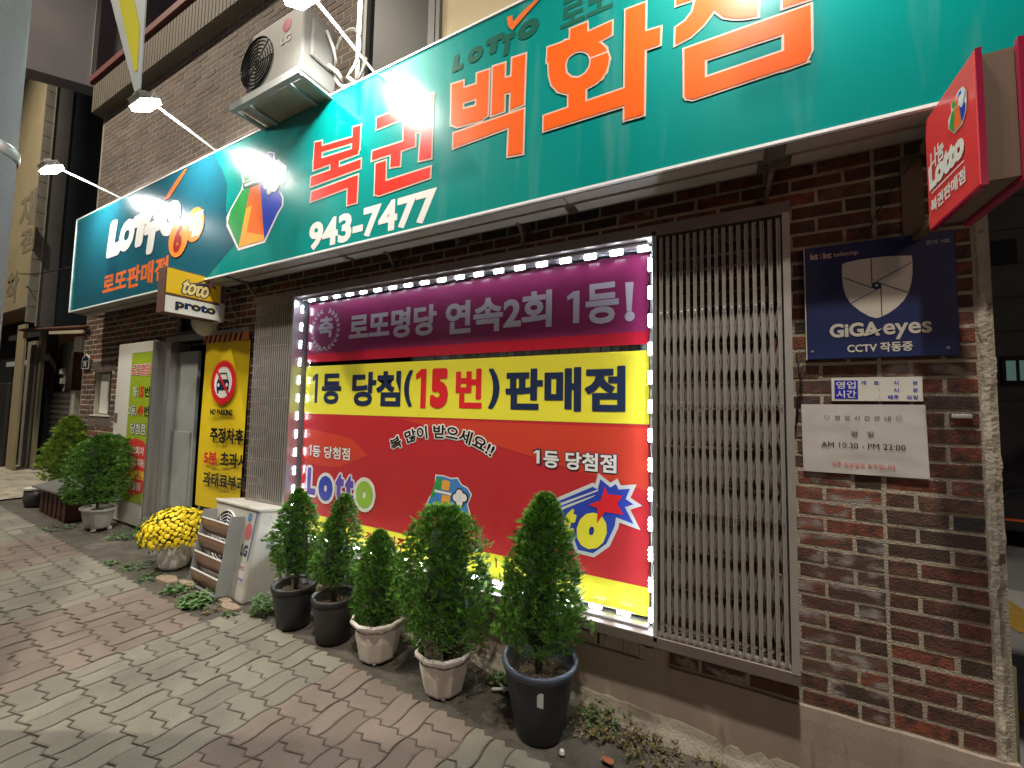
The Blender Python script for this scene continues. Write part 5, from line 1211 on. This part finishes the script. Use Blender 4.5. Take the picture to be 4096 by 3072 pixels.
# chrysanthemum
c = (-5.12,-.36); g = zg(c[0])
mp_ = thing('plant_pot', 'square stained pot under the yellow chrysanthemums', 'plant pot', (c[0],c[1],g))
mb = MB(); mb.lathe([(.095,g),(.105,g+.02),(.128,g+.21),(.132,g+.225),(.120,g+.225)], c[0],c[1], 16, close=False); obj('pot_body', mb, 'whitepot', mp_)
CH = thing('chrysanthemum', 'round mound of yellow chrysanthemums beside the old air conditioner', 'flowers', (c[0],c[1],g+.2))
rc = random.Random(8); fb = MB()
fb.lathe([(.0,.006),(.010,.0065),(.017,.003),(.019,-.002),(.013,-.006)], 0,0, 9)
for k in range(len(fb.v)): 
    if k >= 18: x,y,z = fb.v[k]; fb.v[k] = (x*(1+.16*((k%9)%2)), y*(1+.16*((k%9)%2)), z)
_fl = None; cz_ = g+.265; Rm = .245
for k in range(290):
    u = rc.random(); a = k*2.39996; th = math.acos(1-u*1.12) if False else math.acos(max(-1,1-(k+.5)/290*1.22))
    d = Vector((math.sin(th)*math.cos(a), math.sin(th)*math.sin(a), math.cos(th)))
    p = Vector((c[0],c[1],cz_))+Vector((d.x*Rm,d.y*Rm,d.z*Rm*.92))*rc.uniform(.93,1.04)
    if _fl is None: _fl = obj('flower', fb, 'mum', CH, local=True); o = _fl
    else: o = _fl.copy(); COL.objects.link(o); o.parent = CH
    o.location = p-Vector((c[0],c[1],g+.2)); q = (d+Vector((rc.gauss(0,.22),rc.gauss(0,.22),rc.gauss(0,.22)))).to_track_quat('Z','Y'); o.rotation_euler = q.to_euler()
    s = rc.uniform(.75,1.15); o.scale = (s,s,s)
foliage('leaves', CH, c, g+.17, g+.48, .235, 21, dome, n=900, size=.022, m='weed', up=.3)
# shrubs and planters left of the door
c = (-6.80,-.33); g = zg(c[0])
t = thing('plant_pot', 'oblong white footed planter in front of the open white door', 'plant pot', (c[0],c[1],g))
fl = lambda k,r,z: 1.0 if k % 2 == 0 else .97
mb = MB(); mb.lathe([(.115,g+.02),(.125,g+.04),(.145,g+.14),(.155,g+.20)], c[0],c[1], 20, flute=fl, sx=1.25, sy=.8, close=True); obj('pot_body', mb, 'whitepot2', t)
mb = MB(); mb.lathe([(.152,g+.20),(.172,g+.202),(.174,g+.216),(.160,g+.218),(.150,g+.205)], c[0],c[1], 28, sx=1.25, sy=.8); obj('rim', mb, 'whitepot2', t)
for (dx,dy) in ((-.11,-.06),(.10,-.06),(.11,.06),(-.11,.06)):
    mb = MB(); mb.box(c[0]+dx-.02,c[0]+dx+.02,c[1]+dy-.015,c[1]+dy+.015,g-.004,g+.025); obj('foot', mb, 'whitepot2', t)
mb = MB(); mb.lathe([(.150,g+.196),(.0,g+.2)], c[0],c[1], 20, sx=1.25, sy=.8); obj('soil', mb, 'soil', t)
bush('round open thuja in the oblong white planter before the white door', c, .17, .88, .275, 6, dome, g+.2, 'shrubs at the left end of the shop', n=3000, size=.030, m='leaf')
c2 = (-8.35,-.10)
c2 = (-8.45,.02-.12)
bush('yellowish shrub behind the red brown box at the left wall corner', c2, .22, 1.03, .30, 7, cone, zg(c2[0])+.1, 'shrubs at the left end of the shop', n=2600, size=.040, m='leaf2')
round_pot('grey pot under the yellowish shrub at the left wall corner', c2, .13, .17, .24, 'whitepot2', 'whitepot2')
bx = thing('storage_box', 'dark red brown box with a sloping corrugated lid by the shrubs', 'box', (-7.7,-.3,zg(-7.7)))
g = zg(-7.7)
mb = MB()
for k in range(12): x = -8.06+k*.0675; mb.box(x+.002,x+.0655,-.446-(.008 if k%2 else 0),-.436,g-.01,g+.31)
mb.box(-8.06,-7.25,-.436,-.06,g-.01,g+.305); obj('box_body', mb, 'redbox', bx)
mb = MB(); n = 24
for k in range(n+1):
    x = -8.12+k*.0385; d = .006 if k%2 else 0
    mb.v += [(x,-.50,g+.30+d),(x,-.02,g+.42+d)]
for k in range(n): mb.f.append((2*k,2*k+2,2*k+3,2*k+1)); mb.mi.append(0)
obj('lid', mb, 'lid', bx); mb = MB(); mb.box(-8.12,-7.19,-.505,-.495,g+.285,g+.303); obj('lid_edge', mb, 'lid', bx)
jar = thing('jar', 'dark jar with a pale lid at the left end of the red brown box', 'jar', (-8.33,-.42,zg(-8.3)))
mb = MB(); mb.lathe([(.08,zg(-8.3)),(.10,zg(-8.3)+.08),(.095,zg(-8.3)+.20)], -8.33,-.42, 20, close=True); obj('jar_body', mb, 'blackpot', jar, smooth=True)
mb = MB(); mb.lathe([(.102,zg(-8.3)+.202),(.104,zg(-8.3)+.222)], -8.33,-.42, 20, close=True); obj('jar_lid', mb, 'whitepot2', jar)

# ================================================================ WEEDS, DEBRIS
def weeds(name, spots, m, seed, lab=None):
    r_ = random.Random(seed); mb = MB()
    for (x,y,R,n,L,hh) in spots:
        for k in range(n):
            a = r_.uniform(0,6.28); q = R*math.sqrt(r_.random()); px_, py_ = x+q*math.cos(a), y+q*math.sin(a); z = zg(px_)-.008
            hz = r_.uniform(.0,hh)
            for w in range(r_.choice((2,3,4))):
                b = r_.uniform(0,6.28); d = Vector((math.cos(b),math.sin(b),r_.uniform(.15,.9))).normalized(); s = Vector((-math.sin(b),math.cos(b),r_.uniform(-.3,.3)))
                l = L*r_.uniform(.6,1.3); p = Vector((px_,py_,z+hz)); mid = p+d*l*.55; tip = p+d*l+Vector((0,0,-l*.2))
                mb.add([p, mid+s*l*.22, tip, mid-s*l*.22], [(0,1,2,3)])
    return obj(name, mb, m, kind='stuff')
weeds('weeds', [(-3.80,-.38,.10,120,.035,.09),(-3.68,-.33,.06,50,.03,.05),(-4.30,-.56,.12,110,.045,.02),(-4.62,-.54,.10,70,.035,.02),(-5.0,-.55,.10,40,.03,.01),(-5.35,-.52,.12,50,.03,.012),(-6.3,-.28,.14,60,.035,.03),
  (-3.27,-.17,.05,30,.035,.05),(-2.0,-.13,.07,40,.03,.04),(-2.45,-.12,.06,20,.025,.03),(-1.45,-.12,.10,60,.022,.05),(-3.95,-.52,.06,30,.03,.02),(-7.1,-.5,.15,40,.03,.01),(-5.6,-.62,.06,20,.03,.01)], 'weed', 31)
weeds('dry_weeds', [(-1.5,-.16,.12,170,.018,.04),(-1.2,-.17,.14,170,.018,.03),(-.95,-.19,.12,130,.018,.03),(-1.35,-.12,.10,70,.016,.08),(-.7,-.22,.12,60,.018,.02),(-2.02,-.14,.08,60,.018,.02),(-4.1,-.55,.08,40,.02,.01)], 'weeddry', 33)
rg = random.Random(17); mb = MB()
for k in range(900):
    x = rg.choice((rg.uniform(-1.75,-.3), rg.uniform(-4.4,-.3), rg.uniform(-8,-4))); y = -.09-abs(rg.gauss(0,.11)); s = rg.uniform(.0025,.009)
    z = zg(x)-.012+bump(x,y,5,.012); rz = rg.uniform(0,3)
    mb.add([(x-s,y,z-.002),(x,y-s*.8,z-.002),(x+s,y,z-.002),(x,y+s*.8,z-.002),(x+s*.2,y,z+s*.9)], [(0,1,4),(1,2,4),(2,3,4),(3,0,4)])
for k in range(160):
    x = rg.uniform(-4.2,-.6); y = rg.uniform(-1.2,-.3); s = rg.uniform(.0015,.005); z = zg(x)
    mb.add([(x-s,y,z),(x,y-s,z),(x+s,y,z),(x,y+s,z),(x,y,z+s)], [(0,1,4),(1,2,4),(2,3,4),(3,0,4)])
obj('gravel', mb, 'pebble', kind='stuff')
SL = ['pale broken slab piece lying before the chrysanthemum pot', 'jagged slab piece lying left of the old air conditioner', 'broken slab piece under the air guide of the old air conditioner', 'flat speckled slab piece by the corner of the old air conditioner']
for k,(x,y,r) in enumerate(((-4.86,-.52,.13),(-4.66,-.47,.09),(-4.14,-.46,.08),(-4.02,-.49,.10))):
    mb = MB(); n = 9; P_ = [(x+r*rg.uniform(.6,1.1)*math.cos(6.283*q/n)*1.3, y+r*.45*rg.uniform(.7,1.1)*math.sin(6.283*q/n)) for q in range(n)]; g = zg(x)
    A_ = [(a,b,g-.01) for a,b in P_]; B_ = [(x+(a-x)*.93,y+(b-y)*.93,g+.018+rg.uniform(-.003,.003)) for a,b in P_]
    mb.add(A_+B_, [tuple(range(n,2*n))]+[(q,(q+1)%n,n+(q+1)%n,n+q) for q in range(n)]); obj('slab_piece', mb, 'stone', label=SL[k], cat='slab', group='broken slab pieces along the dirt strip')
mb = MB(); mb.tube([(-2.02,-.22,zg(-2)+.012),(-1.96,-.20,zg(-2)+.02),(-1.92,-.17,zg(-2)+.015)], .008, 6); mb.tube([(-2.0,-.16,zg(-2)+.01),(-1.95,-.21,zg(-2)+.018)], .006, 6)
obj('litter', mb, 'lgrey', label='pale twisted scrap lying on the dirt behind the tallest pot', cat='scrap')
mb = MB(); n=7; P_ = [(-1.36+.028*math.cos(6.283*q/n)*(1+.3*(q%2)), -.33+.018*math.sin(6.283*q/n)) for q in range(n)]; g = zg(-1.36)
mb.add([(a,b,g+.004+.006*(q%2)) for q,(a,b) in enumerate(P_)], [tuple(range(n))]); obj('dead_leaf', mb, 'deadleaf', label='brown dead leaf lying on the dirt near the plinth', cat='leaf')
mb = MB(); mb.lathe([(.004,0),(.014,.004),(.010,.018),(.003,.022)], -1.55,-.40, 7, close=True); mb.v = [(x,y,z+zg(-1.55)) for x,y,z in mb.v]; obj('crumpled_wrapper', mb, 'creamwhite', label='small crumpled white wrapper on the ground right of the tallest pot', cat='wrapper')
# tap poking out of the plinth ledge
mb = MB(); mb.tube([(-1.44,.0,.085),(-1.44,-.045,.085)], .016, 8); mb.tube([(-1.44,-.04,.085),(-1.44,-.065,.08),(-1.435,-.068,.045)], .006, 6)
obj('drain_stub', mb, 'hose', label='short drain stub sticking out below the window sill', cat='pipe', smooth=True)

# ================================================================ LEFT NEIGHBOURS
g = zg(-12)
NB2 = thing('beige_building', 'beige and grey neighbouring building at the left edge with dark vertical letters', 'building', (-12.5,.5,g))
# facade sheet lies on y = 0, its side wall runs back from x = -11.2
mb = MB(); mb.box(-16,-11.205,.0,.05,2.82,9); obj('facade', mb, 'beige', NB2)
mb = MB(); mb.box(-11.57,-11.18,.002,.03,g-.1,2.52); obj('pillar', mb, 'beige', NB2)
mb = MB(); mb.box(-16,-11.60,.4,.5,g-.1,2.815); obj('shop_recess', mb, 'dark', NB2)
for (z0_,x1_) in ((2.42,-11.7),(1.9,-11.75)): mb = MB(); mb.box(-13.5,x1_,.30,.34,z0_,z0_+.09); obj('light_strip', mb, 'lgrey', NB2)
for k in range(24):
    mb = MB(); z = 2.55+k*.27; mb.box(-11.24,-11.20,.052,.105,z+.006,z+.264); mb.box(-11.24,-11.20,-.002,.0515,z+.006,z+.264); obj('wall_tile', mb, 'greybrick', NB2)
mb = MB(); mb.box(-11.24,-11.19,.106,.118,2.5,9); obj('edge_strip', mb, 'corr', NB2)
mb = MB(); mb.box(-11.26,-11.205,.119,.32,2.5,12); obj('side_wall', mb, 'greywall', NB2)
mb = MB(); mb.box(-11.30,-11.22,.321,2.4,2.5,7.2); obj('back_wall', mb, 'bluewall', NB2)
mb = MB(); mb.box(-13,-8.9,2.45,2.5,-.2,5.0); obj('yard_back_wall', mb, 'bluewall', NB2)
FNB = frame('Y', 0.0)
for t,q in (('착', [(-12.27,2.991),(-12.4,3.522),(-11.75,3.451),(-11.84,2.945)]), ('점', [(-11.77,3.835),(-11.86,4.208),(-11.26,4.153),(-11.12,3.785)]), ('재', [(-12,4.325),(-12.04,4.883),(-11.23,4.725),(-11.28,4.244)])):
    b_ = bb(q); text(NB2, t, FNB, b_, 'wood', .02, .01, lift=.004)
# gable wall of pale stucco seen high between the pole and the shop
GW = thing('stucco_wall', 'large smooth pale grey wall high up between the pole and the brick shop', 'wall', (-10,0,6.2))
mb = MB()
q = [(-1.9,5.4),(-.454,6.17),(.43,6.45),(2.2,7.0),(2.2,12),(-1.9,12)]
mb.add([(-10.0,a,b_) for a,b_ in q]+[(-10.35,a,b_) for a,b_ in q], [tuple(range(6))[::-1], tuple(range(6,12))]+[(k,(k+1)%6,6+(k+1)%6,6+k) for k in range(6)])
obj('wall_panel', mb, 'purplewall', GW)
mb = MB(); mb.box(-9.99,-9.96,.18,.22,6.4,12); obj('drip_groove', mb, 'greywall', GW)
# yard gate, posts and canopy
YG = thing('yard_gate', 'grey corrugated yard gate between the neighbour and the brick shop', 'gate', (-11.3,.5,.1))
k_ = 0
for k in range(13):
    mb = MB(); z = .125+k*.0985
    mb.add([(-12.05,.50,z),(-10.62,.50,z),(-10.62,.47,z+.03),(-12.05,.47,z+.03),(-10.62,.47,z+.065),(-12.05,.47,z+.065),(-10.62,.50,z+.096),(-12.05,.50,z+.096)], [(0,1,2,3),(3,2,4,5),(5,4,6,7)])
    obj('panel', mb, 'corr', YG)
for x0,x1 in ((-12.10,-12.05),(-10.62,-10.45)): mb = MB(); mb.box(x0,x1,.44,.53,.05,1.43); obj('gate_post', mb, 'corr', YG)
PS = thing('timber_post', 'yellowish timber post holding the canopy over the yard gate', 'post', (-11.2,.2,g)); mb = MB(); mb.box(-11.34,-11.08,.2,.225,g-.06,2.42); obj('post', mb, 'wood', PS)
mb = MB(); mb.box(-11.83,-11.42,.19,.23,g-.06,2.28); obj('gate_pillar', mb, 'greybrick', None, label='grey gate pillar standing left of the timber post', cat='pillar')
BG = thing('black_gate', 'plain black metal gate at the left edge of the picture', 'gate', (-12.6,0,g)); mb = MB(); mb.box(-13.6,-11.72,-.02,.04,g-.04,1.545); bevel(obj('leaf', mb, 'blackmetal', BG), .02)
CN = thing('canopy', 'small canopy with rusty pipe edge over the yard gate', 'canopy', (-9,-.2,2.2))
mb = MB(); mb.add([(-11.2,-.02,2.375),(-8.62,-.02,2.225),(-8.62,.9,2.42),(-11.2,.9,2.56),(-11.2,-.02,2.40),(-8.62,-.02,2.25),(-8.62,.9,2.445),(-11.2,.9,2.585)], [(0,3,2,1),(4,5,6,7),(0,1,5,4),(1,2,6,5),(2,3,7,6),(3,0,4,7)]); obj('canopy_sheet', mb, 'winframe', CN)
mb = MB(); mb.tube([(-11.25,-.04,2.41),(-8.50,-.04,2.255)], .022, 8); obj('edge_pipe', mb, 'rust', CN, smooth=True)
mb = MB(); mb.bar((-9.9,-.035,2.27),(-8.60,-.035,2.195),.02,.045); obj('edge_batten', mb, 'cream', CN)
ML = thing('meter_board', 'tall pale board with two meters standing inside the yard entrance', 'board', (-11.6,.6,.4))
mb = MB(); mb.box(-11.92,-11.29,.6,.64,.1,2.32); obj('board', mb, 'corr', ML)
for zz in (1.56,1.74): mb = MB(); mb.box(-11.75,-11.52,.55,.598,zz,zz+.10); obj('meter', mb, 'acwhite', ML)
mb = MB(); mb.box(-11.28,-10.80,.62,.66,.1,2.3); obj('yard_door', mb, 'rust', None, label='dark brown door behind the yard gate beside the meter board', cat='door')
mb = MB(); mb.box(-9.42,-9.18,.1,.3,1.98,2.20); bevel(obj('junction_box', mb, 'creamwhite', None, label='small white box under the canopy beside the brick corner', cat='box'), .01)
mb = MB(); mb.tube([(-11.3,-.1,3.35),(-10.2,-.2,3.16),(-9.1,-.28,3.02),(-8.2,-.3,2.95)], .008, 5); obj('overhead_wire', mb, 'blackmetal', None, label='thin black wire sagging across the neighbouring building', cat='wire')
sheet('concrete_slab', [-12.5,-11.5,-10.5,-9.5,-8.9], [-1.1,-.5,.0,.6,1.0], lambda x,y: zg(x)+.012, 'cement')
# utility pole in the left foreground
PL = thing('utility_pole', 'pale grey utility pole in the left foreground with a metal band', 'pole', (-4.30,-1.72,zg(-4.3)))
mb = MB(); c = (-3.85,-1.84); mb.tube([(c[0],c[1],zg(-3.85)-.05),(c[0],c[1],9.0)], [.172,.150], 40); obj('shaft', mb, 'conc', PL, smooth=True)
mb = MB(); mb.lathe([(.171,2.345),(.175,2.35),(.175,2.395),(.170,2.40)], *c, 40); obj('band', mb, 'alu', PL, smooth=True)
mb = MB(); mb.box(c[0]+.165,c[0]+.20,c[1]-.01,c[1]+.01,2.35,2.39); obj('band_clasp', mb, 'alu', PL)
FLG = thing('pennant', 'white tapering pennant with a yellow centre stripe hanging above the sign', 'pennant', (-4.9,-1.0,4.4))
FF = frame('Y', -1.0)
mb = MB(); q = [(-4.665,3.50),(-4.585,3.50),(-4.602,4.19),(-4.61,5.2),(-5.62,5.2),(-5.245,4.49)]
mb.prism(q, FF, -.004, .004); obj('cloth', mb, 'conc', FLG)
print_(FLG, 'stripe', [[(-4.685,3.66),(-4.640,3.66),(-4.66,4.0),(-4.80,4.29),(-4.90,5.1),(-5.42,5.1),(-5.09,4.42)]], FF, 'yellow', .006)
mb = MB(); mb.tube([(-5.7,-1.0,5.2),(-4.3,-1.0,5.2)], .012, 8); obj('yard', mb, 'armwhite', FLG)
# ================================================================ ALLEY ON THE RIGHT
GP_ = thing('guard_post', 'short rusty guard post standing in the alley behind the brick corner', 'post', (.06,.14,zg(.1)))
mb = MB(); mb.tube([(.058,.13,zg(.1)-.03),(.060,.13,.62),(.060,.13,.66)], [.034,.032,.018], 14); obj('post', mb, 'pipe', GP_, smooth=True)
mb = MB(); mb.tube([(.083,.105,zg(.1)-.03),(.088,.105,.30)], .010, 8); obj('side_pipe', mb, 'wood', GP_, smooth=True)
sheet('alley_road', [.0,1.5,3,4.5,6], [.25,1.5,3,5,7.9], lambda x,y: zg(x)-.034+.0*y, mat('worn_asphalt',(.26,.26,.27),.85,c2=(.32,.32,.33),nscale=5,bump=.4,bscale=120))
sheet('yellow_line', [1.15,1.30,1.45], [2.6,7.8], lambda x,y: zg(x)-.028, 'roadpaint'); sheet('yellow_line', [.545,.60], [.9,2.4], lambda x,y: zg(x)-.028, 'roadpaint')
sheet('white_line', [1.45,1.9], [3.1,3.8], lambda x,y: zg(x)-.028, 'roadwhite')
GB = thing('grey_building', 'dark grey building across the alley at the right edge', 'building', (5,8,zg(5)))
mb = MB(); mb.box(2.6,12,8.0,8.3,-1,9); obj('wall', mb, 'greywall', GB)
for k in range(12): mb = MB(); mb.box(2.6,12,7.985,7.998,1.55+k*.6,1.58+k*.6); obj('joint_strip', mb, 'winframe', GB)
mb = MB(); mb.box(3.28,3.63,7.95,7.998,3.95,4.38); obj('window', mb, 'dark', GB)
mb = MB(); mb.box(3.36,3.72,7.93,7.984,1.82,2.32); w_ = obj('lit_window', mb, 'dark', GB)
mb = MB(); mb.box(3.41,3.52,7.915,7.929,1.90,2.24); obj('pane', mb, 'greenlit', w_); mb = MB(); mb.box(3.57,3.65,7.915,7.929,1.90,2.24); obj('pane', mb, 'greenlit', w_)
CR = thing('parked_car', 'dark car parked across the alley, cut by the right edge of the picture', 'car', (3.9,6.6,zg(3.9)))
g = zg(3.9)-.03
prof = [(2.25,.30),(2.28,.62),(2.42,.86),(3.0,.98),(3.45,1.36),(3.75,1.50),(5.2,1.50),(5.75,1.05),(6.2,.98),(6.3,.5),(6.25,.26)]
mb = MB(); mb.prism(prof and [(x,z+g) for x,z in prof], frame('Y',5.75), -1.65, 0); bevel(obj('body', mb, 'cardark', CR), .05, 3)
mb = MB(); mb.prism([(3.12,1.0+g),(3.52,1.34+g),(3.78,1.44+g),(5.1,1.44+g),(5.55,1.04+g)], frame('Y',5.75), .002, .006); obj('side_glass', mb, 'glassdark', CR)
mb = MB(); mb.box(2.4,6.1,5.735,5.748,.44+g,.47+g); obj('reflection_strip', mb, 'orange2', CR)  # orange reflection on the bumper, put in as a coloured strip
for x in (3.0,5.55):
    for y in (5.74,7.2):
        mb = MB(); mb.lathe([(.0,-.08),(.31,-.08),(.33,-.05),(.33,.05),(.31,.08),(0,.08)], 0,0, 20); mb.v = [(x+a,y+c_,g+.33+b_) for a,b_,c_ in mb.v]
        wh = obj('wheel', mb, 'blackmetal', CR, smooth=False)
        mb = MB(); mb.lathe([(.0,-.09),(.19,-.088),(.20,-.07)], 0,0, 16); mb.v = [(x+a,y+c_,g+.33+b_) for a,b_,c_ in mb.v]; obj('rim', mb, 'alu', wh)
mb = MB(); mb.box(2.24,2.34,5.85,6.15,.62+g,.76+g); obj('headlight', mb, 'lgrey', CR)
# the street lamp that lights the pavement, out of frame above the camera
SL_ = thing('street_lamp', 'tall street lamp at the kerb in front of the shop, out of frame', 'street lamp', (STREET[0],-3.6,zg(-.7)))
mb = MB(); mb.tube([(STREET[0],-3.6,zg(-.7)),(STREET[0],-3.6,8.4),(STREET[0],-3.5,8.62),(STREET[0],-3.25,8.70)], [.07,.05,.04,.04], 12); obj('pole', mb, 'acgrey', SL_, smooth=True)
mb = MB(); mb.box(STREET[0]-.14,STREET[0]+.14,-3.45,-2.85,8.655,8.73); bevel(obj('lamp_head', mb, 'acgrey', SL_), .02)
